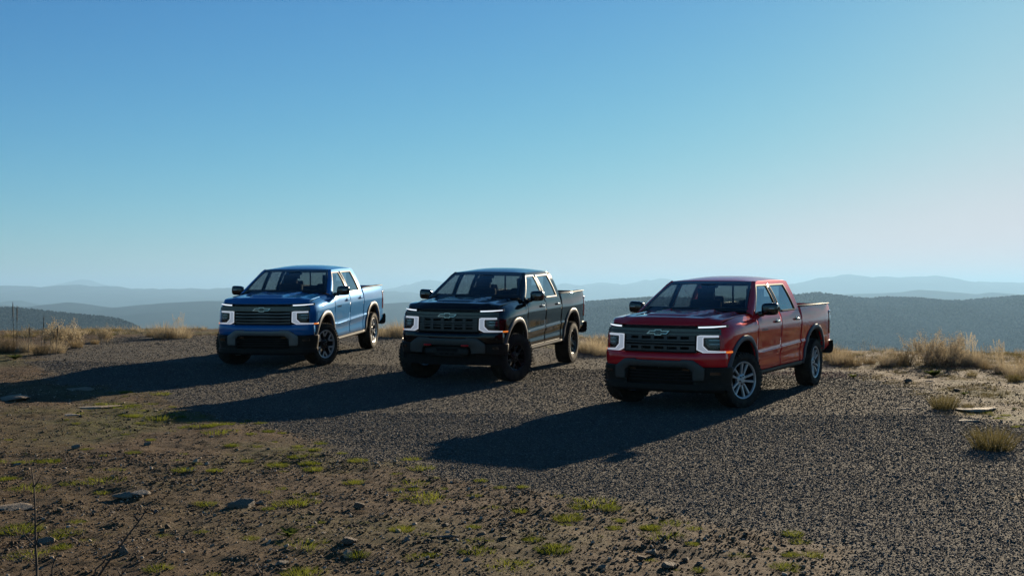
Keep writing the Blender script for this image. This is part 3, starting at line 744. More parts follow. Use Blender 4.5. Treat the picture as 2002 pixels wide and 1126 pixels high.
def build_wheel(parent, loc, sg, steer, style, Rr, spin):
    rr = {'red': .262, 'blue': .262, 'black': .232}[style]
    w = .285 if style != 'black' else .30
    h = w / 2
    hub = MB(); hub.lathe([(0, .02), (.075, .02), (.085, .0), (.085, -.1), (.165, -.1), (.165, -.13), (.0, -.13)], 32)
    wh = hub.build('wheel', 'under', parent)
    wh.location = loc
    wh.rotation_euler = (0, 0, steer + (0 if sg > 0 else math.pi))
    tyre_mesh(Rr, w, rr).build('tyre', 'rubber', wh, angle=40)
    barrel = MB(); barrel.lathe([(rr - .03, -h * .8), (rr - .028, h * .3), (rr - .016, h * .66), (rr - .012, h * .80), (rr + .006, h * .865), (rr + .012, h * .83), (rr + .006, h * .78)], 64)
    rim_mat = {'red': 'alloy_dark', 'blue': 'alloy_dark', 'black': 'alloy_black'}[style]
    barrel.build('rim', rim_mat, wh)
    if style != 'black':
        lp = MB(); lp.lathe([(rr - .016, h * .70), (rr - .010, h * .83), (rr + .007, h * .885), (rr + .013, h * .85)], 64); lp.build('rim_lip', 'alloy_silver', wh)
    yc = h * .62; yo = h * .74
    spm = {'red': 'alloy_silver', 'blue': 'alloy_dark', 'black': 'alloy_black'}[style]
    cen = MB(); cen.lathe([(0, yc + .012), (.034, yc + .012), (.04, yc + .004), (.078, yc), (.095, yc - .012), (.098, yc - .05), (.0, yc - .05)], 36)
    cen.build('hub_cap', spm, wh)
    for k in range(6):
        a = spin + 2 * math.pi * k / 6 + .26
        lg = MB(); lg.lathe([(0, .012), (.009, .012), (.011, 0), (.011, -.02)], 8)
        o = lg.build('lug_nut', 'chrome' if style == 'black' else 'gloss_black', wh)
        o.location = (.058 * math.cos(a), yc + .006, .058 * math.sin(a))
    n = {'red': 5, 'blue': 6, 'black': 6}[style]
    for k in range(n):
        a = spin + 2 * math.pi * k / n
        if style == 'red':      # paired bars, machined silver
            for e in (-1, 1):
                m = MB(); spoke(m, a + e * .34, .078, .024, a + e * .225, rr - .012, .034, yc, yo, .035)
                m.build('spoke', 'alloy_silver', wh, smooth=False, bevel=.004, seg=1)
        elif style == 'blue':   # dark stems that fork, with bright machined tips
            m = MB(); spoke(m, a, .07, .055, a, rr * .58, .04, yc, yc, .04)
            for e in (-1, 1): spoke(m, a, rr * .52, .034, a + e * .27, rr - .012, .034, yc - .002, yo - .003, .04)
            s_ = m.build('spoke', 'alloy_dark', wh, smooth=False, bevel=.003, seg=1)
            for e in (-1, 1):
                m = MB(); spoke(m, a + e * .05, rr * .55, .026, a + e * .262, rr - .012, .036, yc + .007, yo + .004, .012)
                m.build('spoke_tip', 'alloy_silver', wh, smooth=False, bevel=.002, seg=1)
        else:
            m = MB()
            spoke(m, a, .07, .05, a, rr * .55, .034, yc, yc - .004, .04)
            for e in (-1, 1): spoke(m, a, rr * .48, .028, a + e * .25, rr - .01, .026, yc - .004, yo, .04)
            m.build('spoke', 'alloy_black', wh, smooth=False, bevel=.004, seg=1)
    return wh

def build_truck(style, label, loc, rot, lift):
    pm = 'paint_' + style
    T = empty('pickup_truck', loc)
    T.rotation_euler = rot
    tag(T, label, 'pickup truck', 'pickup trucks parked on the gravel')
    L = lift
    def up(f): return lambda *a: (lambda p: (p[0], p[1], p[2] + L))(f(*a))
    Rr = .41 if style != 'black' else .43
    # ---- side panels
    def arch(x, y, z):
        return min(math.hypot(x - AXF, z - L - .41), math.hypot(x - AXR, z - L - .41)) < .605
    def tgrid(): return [0, .5, 1, 1.33, 1.66, 2, 2.35, 2.7, 3, 3.3, 3.7, 4, 4.3, 4.6, 5, 5.3, 5.6, 6, 6.25, 6.5, 6.75, 7, 7.25, 7.5, 7.75, 8]
    def tfine(): return lin(0, 8, 57)
    for sg in (1, -1):
        def P(s, t): q = side_pt(s, t, sg); return (q[0], q[1], q[2] + L)
        a, b = s_x(1.263), s_y(.872)
        MB().grid(lin(a, b, 60), tfine(), P, arch).build('front_fender', pm, T, solid=.02)
        fd = MB().grid(lin(s_x(.075), s_x(1.257), 30), tgrid(), P).build('front_door', pm, T, solid=.03)
        rd = MB().grid(lin(s_x(-1.025), s_x(.067), 28), tgrid(), P).build('rear_door', pm, T, solid=.03)
        MB().grid(lin(s_x(-2.93), s_x(-1.055), 72), tfine(), P, arch).build('bed_side', pm, T, solid=.03)
        # ---- wheel arch flares
        for ax, t0, t1, nm in ((AXF, 19, 176, 'f'), (AXR, 3, 163, 'r')):
            def FL(th, k):
                r, dy = [(.672, .002), (.669, .012), (.658, .020), (.63, .026), (.600, .024), (.590, .016), (.590, -.07)][k]
                sq = 1 + .035 * math.sin(2 * th) ** 2
                x = ax + r * sq * math.cos(th); z = .41 + r * sq * math.sin(th)
                y = body_y(x, z) + dy
                return (x, sg * y, z + L)
            MB().grid([R(v) for v in lin(t0, t1, 48)], list(range(7)), FL).build('fender_flare', 'flare_' + style, T, angle=50, solid=.012)
            # ---- inner wheel well
            ww = MB()
            ww.grid([R(v) for v in lin(-5, 185, 26)], [0, 1], lambda th, k: (ax + .615 * math.cos(th), sg * (.945 - .42 * k), .41 + L + .615 * math.sin(th)))
            ww.grid([R(v) for v in lin(-5, 185, 26)], [0, 1], lambda th, k: (ax + (.615 * k) * math.cos(th), sg * .525, .41 + L + (.615 * k) * math.sin(th)))
            ww.build('wheel_well', 'under', T)
        # ---- door handles, badges
        for dp, hx in ((fd, .33), (rd, -.75)):
            hy = body_y(hx, 1.21)
            h = MB(); h.box((hx, sg * (hy + .026), 1.212 + L), (.20, .018, .036)); h.box((hx + .085, sg * (hy + .01), 1.212 + L), (.03, .03, .03)); h.box((hx - .085, sg * (hy + .01), 1.212 + L), (.03, .03, .03))
            h.build('door_handle', 'gloss_black' if style != 'blue' else pm, dp, bevel=.007)
            cup = MB(); cup.lathe([(.0, .0), (.05, .002), (.055, .0)], 20)
            co = cup.build('handle_recess', 'gloss_black', dp); co.location = (hx, sg * (hy + .002), 1.205 + L)
        # ---- side glass and its frame
        def G(x, z, off=0.0): return (x, sg * (gh_y(x, z) + off), z + L)
        def patch(mb, c, nu, nv, off=0.0):
            (a0, a1, b0, b1) = c
            mb.grid(lin(0, 1, nu), lin(0, 1, nv), lambda u, v: G((a0[0] * (1 - v) + a1[0] * v) * (1 - u) + (b0[0] * (1 - v) + b1[0] * v) * u, (a0[1] * (1 - v) + a1[1] * v) * (1 - u) + (b0[1] * (1 - v) + b1[1] * v) * u, off))
        cf = MB()
        patch(cf, ((1.41, GB), (.56, 1.838), (1.29, GB), (.66, 1.795)), 3, 14)            # A pillar, outer face
        patch(cf, ((.66, 1.795), (.56, 1.838), (-.76, 1.795), (-.80, 1.838)), 14, 3)       # rail over the windows
        patch(cf, ((-.835, GB), (-.76, 1.795), (-1.03, GB), (-1.02, 1.79)), 3, 10)         # C pillar
        patch(cf, ((-.76, 1.795), (-.80, 1.838), (-1.02, 1.79), (-1.03, 1.825)), 3, 3)
        n_ = 14                                                                             # A pillar, face towards the windscreen
        cf.grid(lin(0, 1, 4), lin(0, 1, n_), lambda u, v: tuple(np.array(G(1.41 - .85 * v, GB + .481 * v)) * (1 - u) + np.array((1.412 - .825 * v, sg * (.848 - .193 * v), 1.392 + .45 * v + L)) * u + np.array((.012, 0, .008)) * math.sin(math.pi * u)))
        cf.build('cab_frame', pm, T, angle=40)
        bp = MB(); patch(bp, ((.125, GB), (.16, 1.795), (-.015, GB), (.02, 1.795)), 3, 8, .001); bp.build('centre_pillar', 'gloss_black', T, solid=.03)
        # window frame seals
        for door, poly in ((fd, [(1.285, GB + .004), (.66, 1.793), (.16, 1.793), (.125, GB + .004)]), (rd, [(-.015, GB + .004), (.02, 1.793), (-.76, 1.793), (-.835, GB + .004)])):
            cx = sum(p[0] for p in poly) / 4; cz = sum(p[1] for p in poly) / 4
            inn = [(p[0] + (cx - p[0]) * .055, p[1] + (cz - p[1]) * .085) for p in poly]
            g = MB(); patch(g, (poly[0], poly[1], poly[3], poly[2]), 10, 8, -.014); g.build('window_glass', 'glass_side', door, recalc=True)
            sl = MB(); sl.strip(poly + [poly[0]], inn + [inn[0]], lambda a_, b_, h_: G(a_, b_, h_), -.012, .003, sub=8)
            sl.build('window_seal', 'trim_black', door, angle=30)
        if style == 'blue':     # bright strip along the sill of the windows
            st = MB(); st.strip([(1.24, GB - .004), (-.84, GB - .004)], [(1.24, GB + .020), (-.84, GB + .020)], lambda a_, b_, h_: G(a_, b_, h_), .0, .008, sub=20); st.build('window_trim', 'chrome', T)
            st = MB(); st.strip([(-.84, GB), (-.765, 1.795)], [(-.86, GB), (-.785, 1.80)], lambda a_, b_, h_: G(a_, b_, h_), .0, .006, sub=8); st.build('window_trim', 'chrome', T)
        # ---- mirror
        mr = MB(); n = 7
        def MP(u, v):
            # housing as a rounded wedge: u along y, v round the section
            ang = 2 * math.pi * v
            yy = .975 + .245 * u
            k = (1 - abs(2 * u - 1) ** 6) ** .5
            sx = .075 * (.35 + .65 * k) * (1 - .15 * u); sz = .094 * (.3 + .7 * k)
            c, s__ = math.cos(ang), math.sin(ang)
            ex = math.copysign(abs(c) ** .55, c); ez = math.copysign(abs(s__) ** .55, s__)
            return (1.04 + sx * ex + .02 * (1 - u), sg * yy, 1.425 + sz * ez + .012 * u + L)
        mr.grid([0, .015, .05, .12, .25, .5, .75, .88, .95, .985, 1], lin(0, 1, 25), MP)
        mr.tube([(1.07, sg * .90, 1.345 + L), (1.06, sg * .985, 1.36 + L), (1.05, sg * 1.02, 1.39 + L)], [.045, .04, .036], 10)
        mo = mr.build('side_mirror', 'gloss_black', T, angle=50)
        mg = MB(); mg.grid([.06, .94], [0, 1], lambda u, v: (.967, sg * (.985 + .225 * u), 1.36 + .14 * v + L)); mg.build('mirror_glass', 'chrome', mo)
        ts = MB(); ts.box((1.118, sg * 1.14, 1.44 + L), (.012, .085, .014)); ts.build('turn_signal', 'lamp_chrome', mo, bevel=.003)
        # ---- sill and step
        sl = MB(); sl.grid(lin(-1.18, 1.33, 20), list(range(5)), lambda x, k: (x, sg * [(.90), (.955), (.958), (.93), (.80)][k], [.50, .495, .455, .425, .425][k] + L)); sl.build('side_sill', 'plastic_dark', T, solid=.02)
        # ---- tail lamp
        tl = MB(); tl.grid(lin(.872, 1.262, 12), list(range(5)), lambda z, k: (-2.80 - [0, .06, .115, .15, .155][k], sg * ([body_y(-2.80, z) + .004, body_y(-2.86, z) + .012, body_y(-2.9, z) + .014, .93, .80][k]), z + L)); tl.build('tail_light', 'lamp_red', T, solid=.01)
        tc = MB(); tc.grid(lin(1.245, 1.285, 3), list(range(4)), lambda z, k: (-2.82 - [0, .06, .11, .14][k], sg * (body_y(-2.85, z) + [.006, .016, .018, -.02][k]), z + L)); tc.build('tail_light_cap', 'lamp_chrome', T, solid=.01)
        # ---- front lamps
        def NF(off0=0): return lambda y, z, h: (lambda p: (p[0], sg * p[1], p[2] + L))(front(y, z, h + off0))
        def NS(o0): return lambda y, z, h: NF()(y, z, h + o0 + .030 - .072 * smooth01((y - .58) / .27))
        hs = MB(); hs.grid(lin(.548, .915, 16), lin(.835, 1.20, 8), lambda y, z: NF(-.045)(y, z, 0)); hl = hs.build('headlight', 'gloss_black', T, solid=.01)
        # light guide: a broad C open towards the outside
        outer = [(.855, 1.103), (.60, 1.103), (.566, 1.094), (.560, .90), (.66, .852), (.925, .848)]
        inner = [(.855, 1.080), (.66, 1.077), (.648, 1.064), (.648, .952), (.715, .888), (.925, .874)]
        MB().strip(outer, inner, NF(), -.05, -.002, sub=6).build('light_guide', 'lamp_white', hl, angle=30)
        e2 = [(.855, 1.092), (.604, 1.092), (.578, 1.086), (.573, .906), (.665, .8625), (.925, .858)]
        MB().strip(outer, e2, NF(), -.03, .002, sub=6).build('light_edge', 'lamp_edge', hl, angle=30)
        e3 = [(.855, 1.0765), (.662, 1.0735), (.6515, 1.061), (.6515, .9545), (.7175, .8905), (.925, .8775)]
        e4 = [(.855, 1.0825), (.657, 1.0795), (.642, 1.065), (.642, .9495), (.7115, .8845), (.925, .8705)]
        MB().strip(e4, e3, NF(), -.03, .001, sub=6).build('light_edge', 'lamp_edge', hl, angle=30)
        o2 = [(.855, 1.072), (.663, 1.069), (.652, 1.058), (.652, .955), (.718, .898), (.91, .886)]
        i2 = [(.855, 1.06), (.69, 1.056), (.682, 1.05), (.682, .972), (.74, .915), (.91, .904)]
        MB().strip(o2, i2, NF(), -.05, -.020, sub=4).build('inner_bezel', 'plastic_grey', hl, angle=30)
        MB().grid(lin(.557, .905, 14), lin(.846, 1.106, 6), lambda y, z: NF(.007)(y, z, 0)).build('lens', 'lens_clear', hl, recalc=True)
        for zz in (1.012, .955):
            MB().strip([(.72, zz + .022), (.87, zz + .022)], [(.72, zz - .022), (.87, zz - .022)], NF(), -.045, -.022, sub=5).build('lamp_module', 'gloss_black', hl)
            MB().strip([(.73, zz + .026), (.87, zz + .026)], [(.73, zz + .020), (.87, zz + .020)], NF(), -.045, -.018, sub=5).build('lamp_trim', 'lamp_chrome', hl)
        MB().strip([(.588, 1.228), (.80, 1.232), (.945, 1.238)], [(.588, 1.208), (.80, 1.212), (.95, 1.224)], NS(.012), -.04, 0, sub=10).build('daytime_light', 'lamp_strip', T, angle=30)
        MB().strip([(.575, 1.238), (.80, 1.242), (.965, 1.25)], [(.575, 1.196), (.80, 1.20), (.965, 1.212)], NS(.004), -.06, 0, sub=10).build('daytime_light_bezel', 'gloss_black', T, angle=30)
        MB().grid(lin(s_y(.928), s_x(2.40), 8), lin(.85, .876, 3), lambda s, z: (lambda q: (q[0] + .008 * q[2], sg * (q[1] + .008 * q[3]), z + L))(plan(s))).build('side_marker', 'lamp_amber', T, solid=.012)
        # ---- wheels
        st = R(-21.5) if style != 'black' else R(-24)
        build_wheel(T, (AXF, sg * .862, Rr), sg, st, style, Rr, .35 + .2 * sg)
        build_wheel(T, (AXR, sg * .862, Rr), sg, 0, style, Rr, .9 + .3 * sg)
    # ---- hood
    hd = MB(); ys = lin(-1, 1, 81)
    def HP(u, v):
        xr = 1.50 - .13 * v * v; 
        y_f = v * .84; xf = front(y_f, 1.25, -.075 * smooth01((abs(y_f) - .5) / .34))[0] - .012
        x = xr + (xf - xr) * u
        yy = v * (hood_edge_y(min(x, 2.60)) - .006) if u < .999 else v * (hood_edge_y(2.585) - .006)
        z = hood_z(u, yy, 0)
        return (x, yy, z + L)
    hd.grid([0, .01] + lin(.03, .8, 36) + lin(.815, 1, 16), ys, HP).build('hood', pm, T, solid=.025, angle=30)
    cw = MB(); cw.grid(lin(1.36, 1.56, 4), lin(-.86, .86, 12), lambda x, y: (x - .13 * (y / .8) ** 2, y, 1.385 + L)); cw.build('cowl', 'trim_black', T)
    # ---- apron below the grille (painted), with folded shoulders either side
    ap = MB()
    def AP(y, t):
        z = .652 + (.858 - .652) * t
        off = .004 + .012 * math.sin(math.pi * t) - .03 * smooth01((t - .72) / .28) * smooth01((.62 - abs(y)) / .08)
        p = front(y, z, off); return (p[0], p[1], p[2] + L)
    ap.grid(lin(-.935, .935, 70), lin(0, 1, 10), AP).build('apron', pm, T, solid=.02)
    # ---- grille: backing, full-width bar, frame, bars
    FF = lambda y, z, h: (lambda p: (p[0], p[1], p[2] + L))(front(y, z, h))
    bk = MB(); bk.grid(lin(-.93, .93, 40), lin(.28, 1.245, 6), lambda y, z: FF(y, z, -.075)); gr = bk.build('grille', 'under', T)
    MB().strip([(y, 1.192) for y in lin(-.885, .885, 13)], [(y, 1.106) for y in lin(-.885, .885, 13)], FF, -.06, -.004, sub=3).build('grille_band', 'gloss_black', gr, angle=30)
    gb = 'bar_bronze' if style == 'blue' else 'bar_grey'
    MB().strip([(y, 1.152 + .008 * (abs(y) > .58)) for y in lin(-.87, .87, 13)], [(y, 1.128 + .008 * (abs(y) > .58)) for y in lin(-.87, .87, 13)], FF, -.02, .010, sub=3).build('grille_bar', gb, gr, angle=30)
    MB().strip([(-.53, 1.238), (.53, 1.238)], [(-.57, 1.197), (.57, 1.197)], FF, -.05, .018, sub=16).build('upper_insert', 'trim_black', gr)
    for k in range(5):
        y = -.40 + .2 * k
        MB().strip([(y - .05, 1.226), (y + .05, 1.226)], [(y - .05, 1.212), (y + .05, 1.212)], FF, .01, .021, sub=3).build('insert_slot', 'under', gr)
    if style == 'blue':
        for k, zz in enumerate((1.062, 1.002, .942, .888)):
            MB().strip([(y, zz + .011 + .004 * math.cos(y * 11)) for y in lin(-.545, .545, 21)], [(y, zz - .013) for y in lin(-.545, .545, 21)], FF, -.05, -.005 - .012 * (k == 3), sub=1).build('grille_bar', 'bar_bronze', gr, angle=30)
    else:
        for zz, hh in ((1.095, .012), (1.028, .012), (.992, .009), (.948, .010), (.882, .016)):
            MB().strip([(-.55, zz + hh), (.55, zz + hh)], [(-.55, zz - hh), (.55, zz - hh)], FF, -.055, -.006, sub=22).build('grille_bar', 'bar_grey', gr, angle=30)
        for zz in (1.06, .97, .915):
            for k in range(6):
                y = (-.5 + .2 * k)
                if zz == .97 and style == 'red': continue
                wd = .026 if abs(y) < .45 else .05
                MB().strip([(y - wd, zz + .036), (y + wd, zz + .036)], [(y - wd, zz - .036), (y + wd, zz - .036)], FF, -.055, -.012, sub=2).build('grille_tab', 'bar_grey', gr, angle=30)
    for sg in (-1, 1):
        MB().strip([(sg * .535, 1.10), (sg * .535, .865)], [(sg * .558, 1.10), (sg * .558, .865)], FF, -.06, 0, sub=4).build('grille_frame', 'trim_black', gr, angle=30)
    MB().strip([(-.558, .876), (.558, .876)], [(-.558, .856), (.558, .856)], FF, -.06, .004, sub=20).build('grille_frame', 'trim_black', gr, angle=30)
    # ---- emblem
    bow = [(-.175, -.026), (-.125, .022), (-.048, .022), (-.048, .040), (.055, .040), (.055, .022), (.175, .022), (.125, -.026), (.048, -.026), (.048, -.044), (-.055, -.044), (-.055, -.026)]
    bow = [(-.178, -.026), (-.128, .021), (-.05, .021), (-.05, .039), (.052, .039), (.052, .021), (.178, .021), (.128, -.026), (.05, -.026), (.05, -.044), (-.052, -.044), (-.052, -.026)]
    em = MB().prism(bow, .012, .030, lambda a_, b_, h_: FF(a_, 1.142 + b_, h_)).build('emblem', 'chrome', T, smooth=False)
    inb = [(-.150, -.017), (-.121, .012), (-.040, .012), (-.040, .030), (.043, .030), (.043, .012), (.150, .012), (.121, -.017), (.041, -.017), (.041, -.035), (-.043, -.035), (-.043, -.017)]
    MB().prism(inb, .020, .032, lambda a_, b_, h_: FF(a_, 1.142 + b_, h_)).build('emblem_field', 'gloss_black', em, smooth=False)
    # ---- front bumper
    bm_ = MB(); zlo = .345 if style != 'black' else .455
    sB = lin(s_x(2.41), PS_[-1], 34)
    def BP(sgn):
        prof = [(.655, -.03), (.652, .012), (.642, .022), (.56, .020), (.48, .004), (.40, -.006), (.36, .0)] if style != 'black' else [(.655, -.03), (.652, .014), (.642, .026), (.58, .026), (.52, .018), (.47, .004), (.455, -.03)]
        def fn(s, k):
            x, y, nx, ny = plan(s); z, o = prof[k]; return (x + nx * o, sgn * (y + ny * o), z + L)
        return fn
    for sgn in (1, -1):
        def keep(x, y, z): return abs(y) < .50 and z - L < .64 and z - L > .40
        bm_.grid(sB, list(range(7)), BP(sgn), keep)
    fb = bm_.build('front_bumper', 'plastic_dark', T, solid=.02, angle=30)
    if style != 'black':
        # low air dam and lip
        MB().strip([(y, .40) for y in lin(-.955, .955, 25)], [(y, .325) for y in lin(-.955, .955, 25)], FF, -.06, .018, sub=2).build('air_dam', 'plastic_dark', fb, angle=30)
        for zz in (.585, .545, .50, .455):
            MB().strip([(y, zz + .007) for y in lin(-.50, .50, 11)], [(y, zz - .007) for y in lin(-.50, .50, 11)], FF, -.06, -.015, sub=2).build('air_slat', 'trim_black', fb)
        # arch shaped bar
        O = [(-.66, .465), (-.672, .50), (-.672, .64), (-.515, .752), (-.36, .760), (-.33, .742), (.33, .742), (.36, .760), (.515, .752), (.672, .64), (.672, .50), (.66, .465)]
        I = [(-.515, .465), (-.512, .50), (-.512, .585), (-.435, .645), (-.36, .652), (-.33, .652), (.33, .652), (.36, .652), (.435, .645), (.512, .585), (.512, .50), (.515, .465)]
        bar = MB().strip(O, I, FF, -.05, .058, sub=5).build('bumper_bar', 'bar_bronze' if style == 'blue' else 'bumper_steel', fb, bevel=.022, seg=2)
        for sgn in (-1, 1):
            MB().strip([(sgn * .36, .622), (sgn * .46, .622)], [(sgn * .36, .598), (sgn * .46, .598)], FF, -.06, -.004, sub=3).build('tow_hook', 'gloss_black', fb)
            MB().strip([(sgn * .74, .585), (sgn * .86, .585)], [(sgn * .74, .545), (sgn * .86, .545)], FF, .0, .028, sub=3).build('fog_lamp', 'gloss_black', fb)
    else:
        O = [(-.665, .50), (-.675, .54), (-.672, .655), (-.53, .756), (-.36, .762), (-.33, .745), (.33, .745), (.36, .762), (.53, .756), (.672, .655), (.675, .54), (.665, .50)]
        I = [(-.44, .495), (-.44, .52), (-.43, .585), (-.36, .628), (-.34, .63), (-.30, .63), (.30, .63), (.34, .63), (.36, .628), (.43, .585), (.44, .52), (.44, .495)]
        MB().strip(O, I, FF, -.05, .075, sub=5).build('bumper_bar', 'bumper_steel', fb, bevel=.016, seg=2)
        # skid plate, stepped trapezoid
        sk = MB(); sk.grid(lin(-1, 1, 17), [0, 1, 2, 3, 4], lambda u, k: (lambda y, z, o: FF(y, z, o))(u * [.36, .40, .40, .37, .34][k], [.60, .56, .50, .44, .425][k], [.02, .045, .05, .0, -.06][k] - .03 * (1 if (abs(u) < .55 and k in (1, 2)) else 0)))
        skp = sk.build('skid_plate', 'plastic_grey', fb, solid=.015, angle=25)
        MB().strip([(-.20, .575), (.20, .575)], [(-.18, .525), (.18, .525)], FF, .0, .022, sub=8).build('skid_slot', 'under', fb)
        for k in range(3): MB().strip([(-.13 + .1 * k, .495), (-.07 + .1 * k, .495)], [(-.13 + .1 * k, .468), (-.07 + .1 * k, .468)], FF, .0, .030, sub=2).build('skid_slot', 'under', fb)
        for sgn in (-1, 1):
            hk = MB(); pts = [FF(sgn * .335 + dy, .632, o) for dy, o in ((-.05, .03), (-.052, .085), (-.035, .108), (.035, .108), (.052, .085), (.05, .03))]
            hk.tube(pts, .016, 8); hk.build('tow_hook', 'hook_red', fb, angle=60)
            MB().strip([(sgn * .78, .605), (sgn * .87, .605)], [(sgn * .78, .565), (sgn * .87, .565)], FF, .0, .034, sub=3).build('fog_lamp', 'gloss_black', fb)
    # ---- roof and windscreen
    rf = MB(); rf.grid(lin(0, 1, 30), lin(-.712, .712, 31), lambda u, y: (lambda x: (x, y, roof_z(x, y) + L))(-1.06 + (1.06 + .615 - .055 * (y / .7) ** 2) * u))
    rf.build('roof', pm, T, solid=.03)
    def WS(u, v, o=0.0):  # u across -1..1, v bottom..top
        yb, yt = .845, .652
        y = u * (yb + (yt - yb) * v)
        x0 = 1.52 - .115 * u * u; x1 = .612 - .03 * u * u
        z0 = 1.392; z1 = 1.836 + .003 * (1 - u * u)
        bow_ = .022 * math.sin(math.pi * v)
        return (x0 + (x1 - x0) * v + bow_ * .5 + o * .5, y, z0 + (z1 - z0) * v + bow_ + o + L)
    ws = MB(); ws.grid(lin(-1, 1, 25), lin(0, 1, 14), WS); wsp = ws.build('windshield', 'glass_front', T, recalc=True)
    fr = MB(); O = [(-1, 0), (-1, 1), (1, 1), (1, 0), (-1, 0)]; I = [(-.955, .12), (-.945, .90), (.945, .90), (.955, .12), (-.955, .12)]
    fr.strip(O, I, lambda a_, b_, h_: WS(a_, b_, h_), -.006, .003, sub=14); fr.build('windshield_border', 'gloss_black', wsp, angle=30)
    sp = MB(); sp.box((.70, 0, 1.765 + L), (.10, .26, .06)); sp.build('sensor_housing', 'interior', wsp, bevel=.02)
    mi = MB(); mi.box((.80, 0, 1.70 + L), (.035, .25, .075)); mi.tube([(.76, 0, 1.78 + L), (.80, 0, 1.72 + L)], .012, 6); mi.build('rear_view_mirror', 'interior', T, bevel=.014)
    for k, y0 in enumerate((-.45, .25)):
        wp = MB(); wp.tube([WS(y0 / .8, .03, .02), WS(y0 / .8 + .35, .045, .022), WS(y0 / .8 + .72, .05, .022)], [.012, .010, .007], 6); wp.build('wiper', 'trim_black', T)
    # ---- back of the cab with its three-pane window
    cb = MB()
    zr = lambda y: roof_z(-1.05, y) - .003
    def CBK(y, z): return (-1.035, y, z + L)
    W0, W1, Z0, Z1 = -.60, .60, 1.43, 1.765
    cb.grid(lin(-.93, .93, 12), [.55, 1.0, 1.36], CBK)
    gy = lambda z: gh_y(-1, z) - .01
    cb.grid(lin(-1, 1, 15), [GB, Z0], lambda u, z: CBK(u * gy(z), z))
    cb.grid(lin(-1, 1, 15), [Z1, 1.82], lambda u, z: CBK(u * gy(z), z))
    for sg in (-1, 1): cb.grid([0, 1], lin(Z0, Z1, 6), lambda u, z: CBK(sg * (W1 + (gy(z) - W1) * u), z))
    cb.build('cab_back', pm, T, solid=.03)
    rw = MB(); rw.grid([W0, W1], [Z0, Z1], CBK); rwp = rw.build('rear_window', 'glass_front', T)
    dv = MB()
    for y in (-.21, .21): dv.box((-1.03, y, (Z0 + Z1) / 2 + L), (.02, .03, Z1 - Z0))
    dv.box((-1.03, 0, Z0 + .012 + L), (.02, 1.2, .024)); dv.box((-1.03, 0, Z1 - .012 + L), (.02, 1.2, .024)); dv.build('window_divider', 'gloss_black', rwp)
    # ---- cab interior
    ci = MB(); ci.box((.2, 0, .56 + L), (2.5, 1.7, .04))
    for sg in (-1, 1):
        ci.grid(lin(-1.0, 1.3, 3), lin(.55, 1.345, 3), lambda x, z: (x, sg * (.89 if z < 1.3 else .88), z + L))
    ci.grid([0, 1], [-.86, .86], lambda u, y: (1.36, y, .5 + .86 * u + L))
    ci.build('cab_interior', 'interior', T, solid=.02)
    dsh = MB(); dsh.grid([0, 1, 2, 3, 4, 5], lin(-.84, .84, 15), lambda k, y: ([1.42, 1.28, 1.05, .96, .95, 1.02][k], y, [1.36, 1.385, 1.40, 1.365, 1.2, .9][k] + (.03 * math.exp(-((y - .42) / .18) ** 2) if k in (2, 3) else 0) + L)); dsh.build('dashboard', 'interior', T, solid=.02)
    sw = MB(); ringp = []
    for i in range(25):
        a = 2 * math.pi * i / 24; ringp.append((.80 - .07 * math.sin(a), .42 + .185 * math.cos(a), 1.31 + .17 * math.sin(a) + L))
    sw.tube(ringp, .016, 8, False); sw.tube([(.95, .42, 1.22 + L), (.80, .42, 1.31 + L)], .035, 8); sw.box((.80, .42, 1.30 + L), (.04, .30, .045)); sw.build('steering_wheel', 'interior', T, angle=60)
    for y in (.42, -.42):
        st = MB(); st.box((.10, y, .86 + L), (.55, .54, .18)); st.box((-.22, y, 1.20 + L), (.15, .52, .66), Matrix.Rotation(R(-14), 3, 'Y')); sp_ = st.build('seat', 'interior', T, bevel=.05, seg=3)
        hr = MB(); hr.box((-.30, y, 1.615 + L), (.10, .27, .19)); hr.tube([(-.28, y - .06, 1.46 + L), (-.30, y - .06, 1.56 + L)], .008, 6); hr.tube([(-.28, y + .06, 1.46 + L), (-.30, y + .06, 1.56 + L)], .008, 6); hr.build('headrest', 'interior', sp_, bevel=.04, seg=3)
    st = MB(); st.box((-.62, 0, .88 + L), (.5, 1.56, .18)); st.box((-.90, 0, 1.18 + L), (.14, 1.56, .52)); rs = st.build('rear_seat', 'interior', T, bevel=.05, seg=3)
    for y in (-.46, .46):
        hr = MB(); hr.box((-.92, y, 1.50 + L), (.08, .25, .14)); hr.build('headrest', 'interior', rs, bevel=.035, seg=3)
    for y in (-.58, -.2, .2, .58):
        ps = MB().lathe([(0, .004), (.011, .004), (.013, 0)], 12, 'z'); p_ = FF(y, .70, .012); o = ps.build('parking_sensor', 'gloss_black', fb); o.location = p_; o.rotation_euler = (0, R(90), 0)
    # ---- truck bed
    bd = MB()
    bd.grid([-2.88, -1.10], lin(-.80, .80, 8), lambda x, y: (x, y, .86 + L))
    for sg in (-1, 1):
        bd.grid([-2.90, -1.09], [.86, 1.395], lambda x, z: (x, sg * (.80), z + L))
    bd.grid(lin(-.80, .80, 6), [.86, 1.395], lambda y, z: (-1.09, y, z + L)); bd.build('bed_liner', 'trim_black', T, solid=.02)
    for sg in (-1, 1):
        MB().box((-1.995, sg * .868, 1.408 + L), (1.87, .15, .018)).build('bed_rail', 'trim_black', T, bevel=.006)
    MB().box((-1.09, 0, 1.408 + L), (.05, 1.62, .018)).build('bed_rail', 'trim_black', T, bevel=.006)
    MB().box((-1.14, -.35, 1.42 + L), (.10, .34, .05)).build('bed_lamp_housing', 'trim_black', T, bevel=.012)
